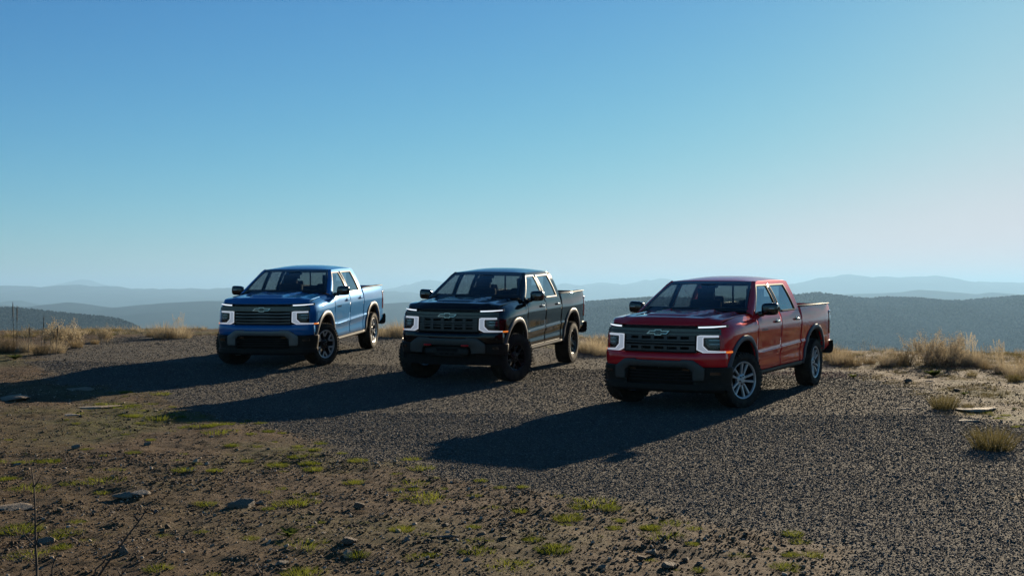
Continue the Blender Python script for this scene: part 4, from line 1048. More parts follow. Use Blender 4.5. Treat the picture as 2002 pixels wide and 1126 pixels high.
    tg = MB(); tg.grid(lin(-.87, .87, 10), [.66, .80, 1.05, 1.33, 1.40, 1.405], lambda y, z: (-2.945 + (.02 if z > 1.35 else 0) + (.05 if z > 1.402 else 0), y, z + L)); tg.build('tailgate', pm, T, solid=.05)
    rb = MB(); rb.grid(lin(-1.02, 1.02, 21), list(range(7)), lambda y, k: (-2.93 - [-.06, .12, .20, .22, .20, .14, -.05][k] + .20 * max(0, abs(y) - .72) ** 1.2, y * .955, [.735, .745, .725, .66, .57, .52, .51][k] + L)); rb.build('rear_bumper', 'chrome' if False else 'plastic_grey', T, angle=30)
    for sg in (-1, 1):
        MB().box((-3.02, sg * .86, .735 + L), (.14, .13, .02)).build('bumper_step', 'lamp_chrome', T, bevel=.006)
    # ---- underside
    un = MB()
    for sg in (-1, 1): un.box((-.1, sg * .45, .52 + L), (5.3, .10, .14))
    un.box((.15, 0, .50 + L), (2.4, 1.2, .08)); un.box((1.9, 0, .42 + L), (.6, .7, .16)); un.box((-1.2, -.2, .46 + L), (1.2, .5, .18))
    un.tube([(AXR, -.75, Rr), (AXR, .75, Rr)], .06, 12); un.tube([(AXF, -.7, Rr), (AXF, .7, Rr)], .05, 12)
    un.lathe([(0, -.14), (.12, -.12), (.16, 0), (.12, .12), (0, .14)], 16)
    for i in range(len(un.v) - 16 * 5, len(un.v)): un.v[i] = (un.v[i][0] + AXR, un.v[i][1], un.v[i][2] + Rr)
    un.build('chassis', 'under', T)
    return T

def badge(T, text, loc, size, sg=1):
    cu = bpy.data.curves.new('lettering', 'FONT'); cu.body = text; cu.size = size; cu.extrude = .002; cu.space_character = 1.15
    o = bpy.data.objects.new('lettering', cu); COL.objects.link(o)
    dg = bpy.context.evaluated_depsgraph_get(); me = bpy.data.meshes.new_from_object(o.evaluated_get(dg)); bpy.data.objects.remove(o)
    b = link('door_badge', me, 'gloss_black', T, smooth=False)
    b.location = loc; b.rotation_euler = (R(90), 0, R(180) if sg > 0 else 0)
    return b

def truck_rot(yaw, pit, rol):
    yaw, pit, rol = R(yaw), R(pit), R(rol)
    cy, sy = math.cos(yaw), math.sin(yaw); cp, sp = math.cos(pit), math.sin(pit); cr, sr = math.cos(rol), math.sin(rol)
    m = Matrix(((cy, -sy, 0), (sy, cy, 0), (0, 0, 1))) @ Matrix(((cp, 0, -sp), (0, 1, 0), (sp, 0, cp))) @ Matrix(((1, 0, 0), (0, cr, -sr), (0, sr, cr)))
    return m.to_euler()
TRUCKS = []
for style, label, p, a, lift in (
    ('red', 'glossy red crew cab pickup truck with silver wheels, nearest of the three trucks', (3.476, 19.974, -1.714 + CAM_H), (-119.363, -1.0, -.385), -.010),
    ('black', 'black lifted crew cab pickup truck with black wheels and red tow hooks, in the middle', (-.261, 23.775, -1.586 + CAM_H), (-107.933, -1.682, -.796), .056),
    ('blue', 'blue crew cab pickup truck with two-tone forked wheels, at the left of the row', (-4.321, 25.656, -1.422 + CAM_H), (-97.405, -2.072, -.023), -.021)):
    t = build_truck(style, label, p, truck_rot(*a), lift)
    badge(t, 'SILVERADO', (1.10, body_y(1.0, 1.10) + .001, 1.095 + lift), .055)
    TRUCKS.append(t)
# ------------------------------------------------------------------ vegetation
leaf_mat('grass_green', (.085, .115, .014), (.235, .25, .035), .55)
leaf_mat('grass_dry', (.25, .20, .125), (.53, .45, .31), .5)
leaf_mat('grass_tawny', (.125, .095, .052), (.29, .225, .13), .5)
leaf_mat('grass_olive', (.085, .075, .028), (.22, .18, .075), .5)
leaf_mat('leaf_plant', (.075, .105, .025), (.19, .22, .07), .5)
noise_mat('twig_brown', (.045, .032, .024), (.085, .062, .045), 20, (.8, .9))
noise_mat('straw_stem', (.13, .09, .05), (.22, .16, .09), 20, (.8, .9))
noise_mat('stalk_dark', (.030, .022, .016), (.06, .045, .03), 20, (.8, .9))
def blades(n, h, spread, lean, width, seed, hvar=.45, droop=.25, base_r=None):
    """tuft of bent tapering blades; returns verts, tris, tone"""
    r = np.random.default_rng(seed)
    V = []; F = []; Tn = []
    br = base_r if base_r is not None else spread
    for i in range(n):
        a = r.uniform(0, 2 * math.pi); rad = br * math.sqrt(r.random())
        bx, by = rad * math.cos(a), rad * math.sin(a)
        hh = h * (1 - hvar * r.random()) * (1 - .35 * rad / (br + 1e-6))
        la = a + r.normal(0, .6); ln = lean * (.25 + .75 * rad / (br + 1e-6)) * r.uniform(.5, 1.4)
        dx, dy = math.cos(la), math.sin(la)
        wx, wy = -math.sin(la + r.normal(0, .8)), math.cos(la + r.normal(0, .8)); w = width * r.uniform(.6, 1.3)
        o = len(V); tone = r.random()
        for k, t in enumerate((0, .4, .75)):
            ox = ln * hh * (t + droop * t * t); zz = hh * t * (1 - droop * .35 * t)
            for s in (-.5, .5): V.append((bx + dx * ox + wx * w * s * (1 - t * .6), by + dy * ox + wy * w * s * (1 - t * .6), zz - .01)); Tn.append(tone * .8 + .2 * t)
        ox = ln * hh * (1 + droop); V.append((bx + dx * ox, by + dy * ox, hh * (1 - droop * .35) - .01)); Tn.append(tone)
        F += [(o, o + 1, o + 3), (o, o + 3, o + 2), (o + 2, o + 3, o + 5), (o + 2, o + 5, o + 4), (o + 4, o + 5, o + 6)]
    return np.array(V), np.array(F), np.array(Tn)
def tuft_mesh(name, m, *a, **k):
    v, f, t = blades(*a, **k); me = np_mesh(name, v, f, {'tone': t}); me.materials.append(MATS[m]); return me
GREEN_M = [tuft_mesh('green_tuft', 'grass_green', n, h, s, .8, .0032, 100 + i, .5, .5) for i, (n, h, s) in enumerate([(260, .06, .07), (380, .07, .10), (190, .05, .06), (440, .08, .11), (320, .04, .12)])]
DRYS_M = [tuft_mesh('dry_tuft', 'grass_olive', n, h, s, .75, .004, 200 + i, .4, .5) for i, (n, h, s) in enumerate([(420, .22, .14), (520, .26, .17), (300, .17, .12)])]
DRYT_M = [tuft_mesh('dry_clump', ['grass_tawny', 'grass_dry'][i % 2], n, h, s, .42, .006, 300 + i, .55, .45) for i, (n, h, s) in enumerate([(420, .62, .22), (520, .75, .26), (360, .52, .20), (600, .68, .32), (460, .85, .24)])]
LOWG_M = [tuft_mesh('low_tuft', ['grass_olive', 'grass_green'][i % 2], n, h, s, .8, .006, 400 + i, .5, .5) for i, (n, h, s) in enumerate([(160, .14, .18), (160, .10, .20), (140, .16, .16), (180, .12, .22)])]
def seed_mesh(seed, n, h):  # upright flowering stems with feathery heads
    r = np.random.default_rng(seed); V = []; F = []; Tn = []
    for i in range(n):
        bx, by = r.normal(0, .10, 2); hh = h * r.uniform(.65, 1); lx, ly = r.normal(0, .10, 2)
        def pt(t): return np.array([bx + lx * hh * t * t, by + ly * hh * t * t, hh * t])
        o = len(V); w = .004
        for t in (0, .5, 1):
            p = pt(t)
            for s in (-1, 1): V.append((p[0] + s * w, p[1], p[2])); Tn.append(.3)
        F += [(o, o + 1, o + 3), (o, o + 3, o + 2), (o + 2, o + 3, o + 5), (o + 2, o + 5, o + 4)]
        for k in range(26):
            t = r.uniform(.62, 1.0); p = pt(t); q = p + r.normal(0, 1, 3) * np.array([.03, .03, .02]) * (1.25 - t); o = len(V); tone = r.uniform(.4, 1)
            d = np.array([r.uniform(-.008, .008), r.uniform(-.008, .008), .03])
            V += [tuple(q), tuple(q + d + np.array([.006, 0, -.01])), tuple(q + d * 1.3)]; Tn += [tone] * 3; F.append((o, o + 1, o + 2))
    me = np_mesh('seed_stems', np.array(V), np.array(F), {'tone': np.array(Tn)}); me.materials.append(MATS['grass_dry']); return me
SEED_M = [seed_mesh(500 + i, 16, h) for i, h in enumerate((.75, .9, .65))]
def rosette_mesh(seed, n, L, w):
    r = np.random.default_rng(seed); V = []; F = []; Tn = []
    for i in range(n):
        a = 2.4 * i + r.normal(0, .3); el = r.uniform(.6, 1.35); ll = L * r.uniform(.6, 1.1); ww = w * r.uniform(.7, 1.2); o = len(V); tone = r.random()
        ca, sa = math.cos(a), math.sin(a)
        for k, (t, wf) in enumerate(((0, .25), (.3, .8), (.6, 1), (.85, .65), (1, .08))):
            e = el - .5 * t; x = ll * t * math.cos(e); z = ll * t * math.sin(el) * (1 - .35 * t)
            for s in (-1, 0, 1): V.append((ca * x - sa * s * ww * wf * .5, sa * x + ca * s * ww * wf * .5, z + abs(s) * ww * wf * .18)); Tn.append(tone)
        for k in range(4):
            for s in (0, 1): q = o + k * 3 + s; F += [(q, q + 1, q + 4), (q, q + 4, q + 3)]
    me = np_mesh('rosette', np.array(V), np.array(F), {'tone': np.array(Tn)}); me.materials.append(MATS['leaf_plant']); return me
ROS_M = [rosette_mesh(600 + i, n, L, w) for i, (n, L, w) in enumerate(((13, .11, .05), (24, .15, .055), (40, .19, .06)))]
def shrub_meshes(seed, h, spread, nst):
    """bare twiggy shrub: stems mesh and dry fine leaves mesh"""
    r = random.Random(seed); st = MB(); tips = []
    def grow(p, d, L_, rad, lev):
        pts = [p]
        for k in range(3):
            d = (d + Vector((r.gauss(0, .13), r.gauss(0, .13), r.gauss(.04, .06)))).normalized(); pts.append(pts[-1] + d * L_ / 3)
        st.tube(pts, [rad, rad * .8, rad * .65, rad * .45], 4, False)
        tips.extend(pts[1:])
        if lev < 2:
            for k in range(3): grow(pts[1 + k], (d + Vector((r.gauss(0, .45), r.gauss(0, .45), .25))).normalized(), L_ * .55, rad * .5, lev + 1)
    for i in range(nst):
        a = r.uniform(0, 6.28); rad = spread * math.sqrt(r.random()) * .5
        grow(Vector((rad * math.cos(a), rad * math.sin(a), -.02)), Vector((math.cos(a) * r.uniform(.1, .6), math.sin(a) * r.uniform(.1, .6), 1)).normalized(), h * r.uniform(.45, .8), .008, 0)
    rr = np.random.default_rng(seed); V = []; F = []; Tn = []
    for t in tips:
        for k in range(5):
            q = np.array(t) + rr.normal(0, .035, 3); d = rr.normal(0, 1, 3); d /= np.linalg.norm(d); e = np.cross(d, rr.normal(0, 1, 3)); e /= np.linalg.norm(e); o = len(V); tone = rr.random()
            V += [tuple(q), tuple(q + d * .03 + e * .006), tuple(q + d * .055), tuple(q + d * .03 - e * .006)]; Tn += [tone] * 4; F += [(o, o + 1, o + 2), (o, o + 2, o + 3)]
    lm = np_mesh('dry_leaves', np.array(V), np.array(F), {'tone': np.array(Tn)}); lm.materials.append(MATS['grass_dry'])
    return st, lm
SHR = []
for i, (h, s, n_) in enumerate(((.75, .55, 16), (.6, .5, 14), (.95, .9, 26))):
    st, lm = shrub_meshes(700 + i, h, s, n_)
    me = bpy.data.meshes.new('stems'); me.from_pydata(st.v, [], st.f); me.materials.append(MATS['straw_stem']); SHR.append((me, lm))

def put(name, me, x, y, sc=1.0, rz=None, label=None, cat=None, group=None, dz=0.0, tilt=0.0):
    o = bpy.data.objects.new(name, me); COL.objects.link(o)
    o.location = (x, y, gz(x, y) + dz); o.scale = (sc, sc, sc) if not isinstance(sc, tuple) else sc
    o.rotation_euler = (random.gauss(0, tilt), random.gauss(0, tilt), random.uniform(0, 6.28) if rz is None else rz)
    tag(o, label, cat, group); return o
# --- individual green tufts (pixel places on the ground, size factor)
for (px, py, s, lb) in ((700, 1088, 1.25, 'bright green grass tuft at the bottom, left of centre, beside a pale angular stone'), (990, 1112, 1.6, 'largest bright green grass tuft at the bottom centre'), (1085, 1080, 1.15, 'green grass tuft right of the largest bottom tuft'),
    (1550, 1044, 1.1, 'bright green grass tuft standing alone on the gravel edge at lower right'), (1535, 1110, .9, 'low green grass tuft at the bottom right gravel edge'), (130, 1040, 1.1, 'green grass tuft near the thorny twig at lower left'), (40, 1035, 1.5, 'wide green grass patch at the left edge below the flat pale rock'),
    (395, 1042, .9, 'small green grass tuft above the bottom edge at left'), (60, 1090, 1.4, 'green grass clump at the foot of the thorny twig'), (310, 1110, 1.2, 'green grass tuft at the bottom edge near the pointed brown stone'), (405, 1124, 1.1, 'green grass tuft cut by the bottom edge, left third'),
    (595, 1122, 1.2, 'dark green grass tuft cut by the bottom edge near the upright stick'), (260, 888, .8, 'pair forming green tuft right of the shaded hollow, upper left dirt'), (205, 895, .8, 'small green tuft in the upper left dirt, left of its twin'), (940, 940, .9, 'yellow green tuft on the gravel edge below the red truck shadow'),
    (1190, 995, .9, 'green tuft on the gravel edge below the red truck'), (935, 1062, 1.0, 'low green tuft among stones right of bottom centre'), (845, 1088, .9, 'green tuft between the two bright tufts at the bottom')):
    x, y, z = pix_ground(px, py); put('grass_tuft', random.choice(GREEN_M), x, y, s, None, lb, 'grass tuft', 'single green tufts in the foreground dirt')
LANDMARK = [(478, 990, 'the largest boulder'), (700, 995, 'the upright rounded stone'), (25, 990, 'the flat pale rock at left edge'), (200, 796, 'the long flat tan slab'), (62, 1050, 'the tall thorny twig'), (240, 1084, 'the pointed standing stone'),
    (565, 1052, 'the leafy rosette weed'), (700, 1088, 'the bright tuft at bottom left'), (990, 1112, 'the largest bottom tuft'), (1285, 1085, 'the bottom right stone heap'), (1550, 1044, 'the lone tuft at lower right gravel'), (885, 885, 'the red truck shadow tip'),
    (375, 812, 'the black truck shadow tip'), (260, 970, 'the two touching flat stones'), (1190, 995, 'the gravel edge tuft below the red truck'), (870, 1055, 'the long pale stone sliver'), (640, 880, 'the gravel corner between both shadows'), (480, 850, 'the black truck shadow lower edge'), (290, 872, 'the angular tan stone at upper left'), (330, 785, 'the blue truck shadow corner'), (800, 925, 'the gravel rim left of the red shadow'), (155, 762, 'the slab inside the blue truck shadow'),
    (110, 900, 'the dirt clearing at far left'), (1600, 750, 'the red truck rear wheel'), (1825, 734, 'the broad leafy green plant'), (1915, 803, 'the flat pale rock at right'), (1990, 735, 'the clump near the right edge')]
ORD = ['nearest', 'second nearest', 'third nearest', 'fourth nearest', 'fifth nearest', 'sixth nearest', 'seventh nearest', 'eighth nearest', 'ninth nearest', 'tenth nearest', 'eleventh nearest', 'twelfth nearest', 'thirteenth nearest', 'fourteenth nearest', 'fifteenth nearest', 'sixteenth nearest', 'seventeenth nearest', 'eighteenth nearest', 'nineteenth nearest', 'twentieth nearest']
def region_label(x, y, what, cat): return what, cat, what + 's scattered about'
def name_scattered(what):
    """single each scattered thing out by its rank round the landmark it lies closest to"""
    by = {}
    for o in COL.objects:
        if o.get('label') != what: continue
        x, y, z = o.location; px = 1001 + FPX * x / y; py = 562.57 - FPX * (z - CAM_H) / y
        d, nm = min((math.hypot(px - a, (py - b) * 1.6), n_) for a, b, n_ in LANDMARK); by.setdefault(nm, []).append((d, o))
    for nm, L_ in by.items():
        L_.sort(key=lambda e: e[0])
        for k, (d, o) in enumerate(L_): o['label'] = what + ', ' + ORD[min(k, len(ORD) - 1)] + ' to ' + nm
cnt = 0
while cnt < 170:
    x = random.uniform(-6, 7); y = random.uniform(7.6, 19)
    m_ = float(lot_mask(np.array([x]), np.array([y]))[0]); s_ = float(lot_sd(np.array([x]), np.array([y]))[0])
    if abs(x) > y * .43 or m_ > .6 or (random.random() > math.exp(-abs(s_ + .5) / 1.1) and random.random() > .2): continue
    put('grass_tuft', random.choice(GREEN_M + [LOWG_M[1]]), x, y, random.uniform(.45, 1.05), None, *region_label(x, y, 'small green grass tuft', 'grass tuft')); cnt += 1
# short grass carpet along the rim of the lot: uncountable
v_, f_, t_ = blades(46, .045, .05, 1.0, .004, 900, .5, .5)
def carpet(name, label, n, accept, bounds, m, bl, smin, smax):
    x, y = sample(n, *bounds, accept); V = []; F = []; Tn = []
    v0, f0, t0 = bl; z = ground_z(x, y)
    a = rng.uniform(0, 6.28, len(x)); s = rng.uniform(smin, smax, len(x))
    c, sn = np.cos(a), np.sin(a)
    P = np.empty((len(x), len(v0), 3)); P[:, :, 0] = (v0[None, :, 0] * c[:, None] - v0[None, :, 1] * sn[:, None]) * s[:, None] + x[:, None]
    P[:, :, 1] = (v0[None, :, 0] * sn[:, None] + v0[None, :, 1] * c[:, None]) * s[:, None] + y[:, None]; P[:, :, 2] = v0[None, :, 2] * s[:, None] + z[:, None]
    Ff = f0[None] + (np.arange(len(x)) * len(v0))[:, None, None]; tn = np.clip(t0[None] * .6 + rng.random(len(x))[:, None] * .4, 0, 1)
    o = link(name, np_mesh(name, P.reshape(-1, 3), Ff.reshape(-1, 3), {'tone': tn.ravel()}), m, angle=0); tag(o, label, 'grass', kind='stuff'); return o
def green_acc(x, y):
    g = np.clip((fbm(x * .55 + 3, y * .55 + 8, 4) - .42) * 4, 0, 1) * (1 - lot_mask(x, y)); s = lot_sd(x, y)
    return g * np.clip(1.1 - np.abs(s + .9) / 2.0, .16, 1) * in_view(x, y) * np.clip((fbm(x * 4, y * 4, 3) - .38) * 5, 0, 1)
carpet('short_grass', 'sparse short green grass along the rim of the gravel', 110000, green_acc, (-9, 6, 7.5, 21), 'grass_green', blades(18, .022, .05, 1.0, .003, 901, .5, .5), .5, 1.3)
carpet('short_grass', 'thin yellowish grass on the verge behind the red truck', 22000, lambda x, y: (1 - lot_mask(x, y)) * np.clip((fbm(x * 2.1, y * 2.1, 3) - .36) * 4, .03, 1) * in_view(x, y), (3, 16, 17, 30), 'grass_olive', blades(14, .07, .07, 1.0, .005, 902, .5, .5), .5, 1.3)
# --- crest grass, one mass behind the lot
def crest_acc(x, y):
    e = np.interp(x, EDGE_X, EDGE_Y); s = lot_sd(x, y)
    return np.clip(-s / .8, 0, 1) * np.clip((y - e + 3.8) / 1.8, 0, 1) * np.clip((e + 3.5 - y) / 1.5, 0, 1) * np.clip((fbm(x * .8 + 1, y * .8, 3) - .34) * 4.5, .05, 1)
carpet('dry_grass', 'tawny dry grass growing thinly along the crest behind the trucks', 3000, crest_acc, (-18, 17, 24, 39), 'grass_dry', blades(40, .34, .14, .5, .007, 903, .6, .4), .35, 1.0)
carpet('low_grass', 'low green and olive grass along the crest edge', 4200, crest_acc, (-18, 17, 24, 38), 'grass_olive', blades(34, .13, .16, .9, .008, 904, .5, .5), .6, 1.3)
# --- tall dry clumps, each one its own thing
def at(px, py): x, y, z = pix_ground(px, py); return x, y
def clump(px, py, s, lb, k=None, name='dry_grass_clump', dy=0.0, w=1.0):
    x, y = at(px, py); y += dy; x *= (y / (y - dy))
    return put(name, DRYT_M[k] if k is not None else random.choice(DRYT_M), x, y, (s * w, s * w, s), None, lb, 'grass clump', 'tall dry grass clumps on the crest')
clump(318, 661, .95, 'tall pale dry grass clump at the rim of the gravel, left of the blue truck', 1)
clump(352, 660, .75, 'lower bushy half of the paired dry clumps left of the blue truck', 3, w=1.2)
clump(295, 658, .5, 'small dry clump at the left foot of the tall pale pair', 2)
clump(762, 658, .95, 'golden dry grass clump between the blue and black trucks, nearer the blue', 3)
clump(785, 659, 1.0, 'golden dry grass clump touching the black truck left side in view', 1)
clump(1155, 690, .80, 'dry grass clump just right of the black truck tail', 1)
clump(1178, 694, .75, 'dry grass clump left of the red truck hood', 3)
clump(1135, 688, .55, 'short dry clump behind the black truck rear wheel', 2)
for i, (px, py, s) in enumerate(((1640, 712, .75), (1668, 714, .8), (1700, 712, .6), (1735, 716, .62), (1765, 714, .8), (1628, 706, .9))):
    clump(px, py, s, ['dry grass clump right behind the red truck tail', 'second dry clump from the red truck tail', 'short dry clump third from the red truck tail', 'fourth dry clump from the red truck tail', 'taller dry clump before the big dry bush', 'dry clump rising at the red truck rear bumper'][i])
for i, (px, py, s) in enumerate(((1930, 722, .55), (1960, 728, .6), (1990, 735, .75), (2010, 722, .9))):
    clump(px, py, s, ['low dry clump just right of the big dry bush', 'dry clump left of the right edge clumps', 'rounded dry clump near the right edge', 'dry clump cut by the right edge'][i])
for i, (px, py, s) in enumerate(((12, 690, .7), (52, 688, .55), (80, 692, .72), (112, 690, .6), (150, 680, .55), (185, 672, .45))):
    clump(px, py, s, ['tawny clump at the left edge of the crest', 'tawny clump beside the two dark seed stalks', 'straw clump in front of the left shrubs', 'straw clump right of the single dark stalk', 'tawny clump right of the left shrubs', 'small tawny clump where the gravel begins at left'][i])
for i, (px, py, s, k) in enumerate(((1822, 716, .62, 4), (1848, 714, .72, 1), (1872, 716, .74, 3), (1896, 715, .7, 1), (1912, 718, .6, 3))):
    clump(px, py, s, ['straw clump at the left foot of the big dry bush', 'straw clump inside the left half of the big dry bush', 'straw clump at the middle of the big dry bush', 'straw clump inside the right half of the big dry bush', 'straw clump at the right foot of the big dry bush'][i], k, dy=.4)
# --- small spiky tufts on the right verge
for px, py, s, k, lb in ((1846, 800, .95, 1, 'spiky olive grass tuft left of the flat pale rock on the right verge'), (1892, 800, .62, 2, 'smaller spiky tuft just above the flat pale rock at right'), (1940, 878, 1.15, 1, 'spiky olive and straw tuft alone on the gravel at the right edge'), (1985, 745, .8, 0, 'dark olive tuft at the right edge of the verge'), (1900, 735, .7, 2, 'olive tuft in front of the big dry bush')):
    x, y = at(px, py); put('spiky_tuft', DRYS_M[k], x, y, (s * 1.05, s * 1.05, s * 1.6), None, lb, 'grass tuft', 'spiky tufts on the right verge')
# --- leafy rosettes
for px, py, s, k, lb in ((565, 1052, 1.0, 0, 'pale leafy rosette weed in the bottom left dirt'), (1668, 738, .8, 1, 'small leafy weed behind the red truck rear wheel'), (1825, 734, 1.15, 2, 'broad leafy green plant in front of the big dry bush'), (1648, 712, .9, 1, 'leafy weed among dry clumps by the red truck tail'), (1885, 772, .6, 1, 'small leafy weed above the smaller spiky tuft'), (1928, 804, .6, 0, 'leafy weed right of the flat pale rock'), (1983, 803, .5, 0, 'tiny leafy weed at the right edge'), (215, 660, 1.0, 2, 'green leafy weed at the left rim of the gravel'), (30, 702, .9, 2, 'green leafy weed on the dirt at the left edge')):
    x, y = at(px, py); put('leafy_weed', ROS_M[k], x, y, s, None, lb, 'weed', 'leafy weeds')
# --- shrubs
def shrub(px, py, k, s, lb, dy=0.0):
    x, y = at(px, py); y += dy
    e = empty('dry_shrub', (x, y, gz(x, y))); e.scale = (s, s, s); e.rotation_euler = (0, 0, random.uniform(0, 6.28)); tag(e, lb, 'shrub', 'dry shrubs on the crest')
    for nm, me in (('stems', SHR[k][0]), ('leaves', SHR[k][1])):
        o = bpy.data.objects.new(nm, me); COL.objects.link(o); o.parent = e
shrub(1862, 722, 2, .66, 'large twiggy dry bush on the right verge, biggest shrub in view', .6)
shrub(1835, 716, 0, .7, 'left flank shrub of the big dry bush', .9)
shrub(1890, 716, 0, .7, 'right flank shrub of the big dry bush', .9)
shrub(105, 680, 1, .85, 'rounded brown shrub on the left crest'); shrub(138, 676, 1, .7, 'second brown shrub right of the rounded one on the left crest'); shrub(205, 668, 1, .55, 'low brown shrub at the left start of the gravel')
for px, py, s, lb in ((1800, 712, .75, 'feathery pale seed stems left of the big dry bush'), (1940, 715, .7, 'feathery pale seed stems right of the big dry bush'), (1965, 720, .8, 'feathery seed stems near the right edge'), (1700, 708, .8, 'feathery seed stems behind the red truck'), (1905, 712, .75, 'tall feathery seed stems rising from the big dry bush'), (40, 684, .8, 'feathery seed stems at the left edge of the crest'), (340, 656, .8, 'feathery seed stems in the clump left of the blue truck')):
    x, y = at(px, py); put('feather_grass', random.choice(SEED_M), x, y + .3, s, None, lb, 'grass', 'feathery seed stems')
# --- dark seed stalks at the left
for px, py, hh, lb in ((27, 690, 1.05, 'left of the two tall dark mullein stalks'), (33, 691, 1.02, 'right of the two tall dark mullein stalks'), (80, 692, .82, 'single dark stalk left of the rounded shrub'), (109, 694, .62, 'short dark stalk in front of the rounded shrub'), (55, 690, .55, 'shortest dark stalk between the tall pair and the single one')):
    x, y = at(px, py); z = gz(x, y); lx = random.gauss(0, .03)
    MBs = MB(); MBs.tube([(0, 0, -.03), (lx * .3, 0, hh * .35), (lx, 0, hh * .68)], [.007, .006, .005], 5); MBs.tube([(lx, 0, hh * .66), (lx * 1.1, 0, hh * .72), (lx * 1.2, 0, hh * .92), (lx * 1.3, 0, hh)], [.005, .011, .010, .003], 6)
    o = MBs.build('seed_stalk', 'stalk_dark'); o.location = (x, y, z); tag(o, lb, 'stalk', 'dark seed stalks on the left crest')
# --- bare twigs close to the camera
def twig(base_px, tips, lb, r0=.009):
    """base on the ground just below the frame; tips as (side, height, branches) in metres"""
    x, y = base_px; z = gz(x, y); m = MB(); r = random.Random(int(x * 1000))
    for (tx, tz, ty, nb) in tips:
        pts = []
        for k in range(8):
            t = k / 7; pts.append(Vector((tx * t + r.gauss(0, .006), ty * t + r.gauss(0, .006), tz * t - .02)))
        m.tube(pts, [r0 * (1 - .65 * k / 7) for k in range(8)], 6)
        for b in range(nb):
            k = r.randint(2, 6); d = Vector((r.choice((-1, 1)) * r.uniform(.3, .9), r.gauss(0, .4), r.uniform(.4, 1))).normalized(); L_ = r.uniform(.03, .14)
            m.tube([pts[k], pts[k] + d * L_ * .5, pts[k] + d * L_ + Vector((0, 0, .01))], [r0 * .55, r0 * .4, r0 * .2], 5)
        for k in range(1, 7):   # thorns / buds
            d = Vector((r.choice((-1, 1)), r.gauss(0, .5), .5)).normalized(); m.tube([pts[k], pts[k] + d * .018], [r0 * .5, r0 * .1], 4)
    o = m.build('bare_twig', 'twig_brown', angle=60); o.location = (x, y, z); tag(o, lb, 'twig', 'bare twigs in the foreground'); return o
twig((-2.72, 7.0), [(-.03, .80, 0, 5), (.10, .30, .05, 2)], 'tall thorny twig standing at the lower left corner')
twig((-2.50, 7.0), [(.40, .56, .05, 4), (.17, .30, .0, 3), (-.10, .22, 0, 2)], 'slanting branched twig right of the tall thorny twig')
twig((-2.30, 7.1), [(.03, .22, .02, 2)], 'short bare twig between the slanting branches')
twig((-1.50, 7.3), [(.01, .22, 0, 3)], 'small upright stick near the leafy rosette at the bottom')
twig((-.78, 7.2), [(.22, .12, 0, 2)], 'low leaning stick at the bottom edge')

# ------------------------------------------------------------------ stones
stone_material('rock_tan', [(0, (.19, .14, .092)), (.5, (.29, .222, .15)), (1, (.40, .32, .23))], .8)
stone_material('rock_brown', [(0, (.095, .068, .045)), (.5, (.17, .125, .084)), (1, (.26, .195, .135))], .8)
stone_material('rock_pale', [(0, (.24, .21, .18)), (1, (.38, .34, .30))], .75)
for nm in ('rock_tan', 'rock_brown', 'rock_pale'):
    m = MATS[nm]; n = m.node_tree.nodes; l = m.node_tree.links; tc = n.new('ShaderNodeTexCoord'); nb = n.new('ShaderNodeTexNoise'); nb.inputs['Scale'].default_value = 2.5; nb.inputs['Detail'].default_value = 9; nb.inputs['Roughness'].default_value = .65
    l.new(tc.outputs['Object'], nb.inputs['Vector']); bp = n.new('ShaderNodeBump'); bp.inputs['Strength'].default_value = .8; bp.inputs['Distance'].default_value = .15; l.new(nb.outputs['Fac'], bp.inputs['Height']); l.new(bp.outputs[0], n['Principled BSDF'].inputs['Normal'])
def rock_mesh(seed, flat, pointy=0.0, m='rock_brown'):
    r = np.random.default_rng(seed); bm = bmesh.new(); bmesh.ops.create_icosphere(bm, subdivisions=3, radius=1)
    planes = [(v / np.linalg.norm(v), r.uniform(.42, .82)) for v in r.normal(0, 1, (11, 3))]
    for v in bm.verts:
        p = np.array(v.co)
        for nrm, d in planes:
            k = p @ nrm
            if k > d: p = p - nrm * (k - d) * .98
        p = p * (1 + .05 * math.sin(p[0] * 5 + seed) * math.sin(p[1] * 6 - seed))
        p[2] *= flat
        if pointy: s = 1 - pointy * max(p[2], 0) / flat; p[0] *= s; p[1] *= s
        v.co = p
    me = bpy.data.meshes.new('stone'); bm.to_mesh(me); bm.free(); me.materials.append(MATS[m])
    me.polygons.foreach_set('use_smooth', [True] * len(me.polygons)); me.set_sharp_from_angle(angle=R(18)); return me
RK = [rock_mesh(800 + i, f, 0, m) for i, (f, m) in enumerate(((.55, 'rock_brown'), (.6, 'rock_tan'), (.45, 'rock_tan'), (.7, 'rock_brown'), (.5, 'rock_tan'), (.35, 'rock_tan')))]
RK_FLAT = [rock_mesh(820 + i, .16, 0, 'rock_tan') for i in range(3)]
RK_PT = rock_mesh(830, 1.5, .75, 'rock_tan'); RK_PALE = rock_mesh(831, .7, 0, 'rock_pale')
def stone(px, py, wpx, me, lb, sy=.7, rz=0.0, sink=.25, grp='large stones in the dirt', sz=1.0):
    x, y = at(px, py); s = wpx / 2 / FPX * y
    o = put('stone', me, x, y, (s, s * sy, s * sz), rz, lb, 'stone', grp); o.location.z += (s * sink * .5 * sz if me not in RK_FLAT else s * .02); return o
stone(478, 990, 66, RK[2], 'largest brown boulder lying alone in the left dirt', .8, .5, .35, sz=.85)
stone(508, 984, 22, RK[1], 'small stone pressed against the right end of the largest boulder', .8, 1.0, .6)
stone(700, 995, 28, RK[3], 'upright rounded stone casting a long shadow, right of the largest boulder', .7, .4, .6, sz=1.3)
stone(25, 990, 85, RK_FLAT[0], 'flat pale tan rock at the left edge behind the thorny twig', .9, .1, .6)
stone(200, 796, 95, RK_FLAT[1], 'long flat tan slab in the upper left dirt', .8, .1, .5)
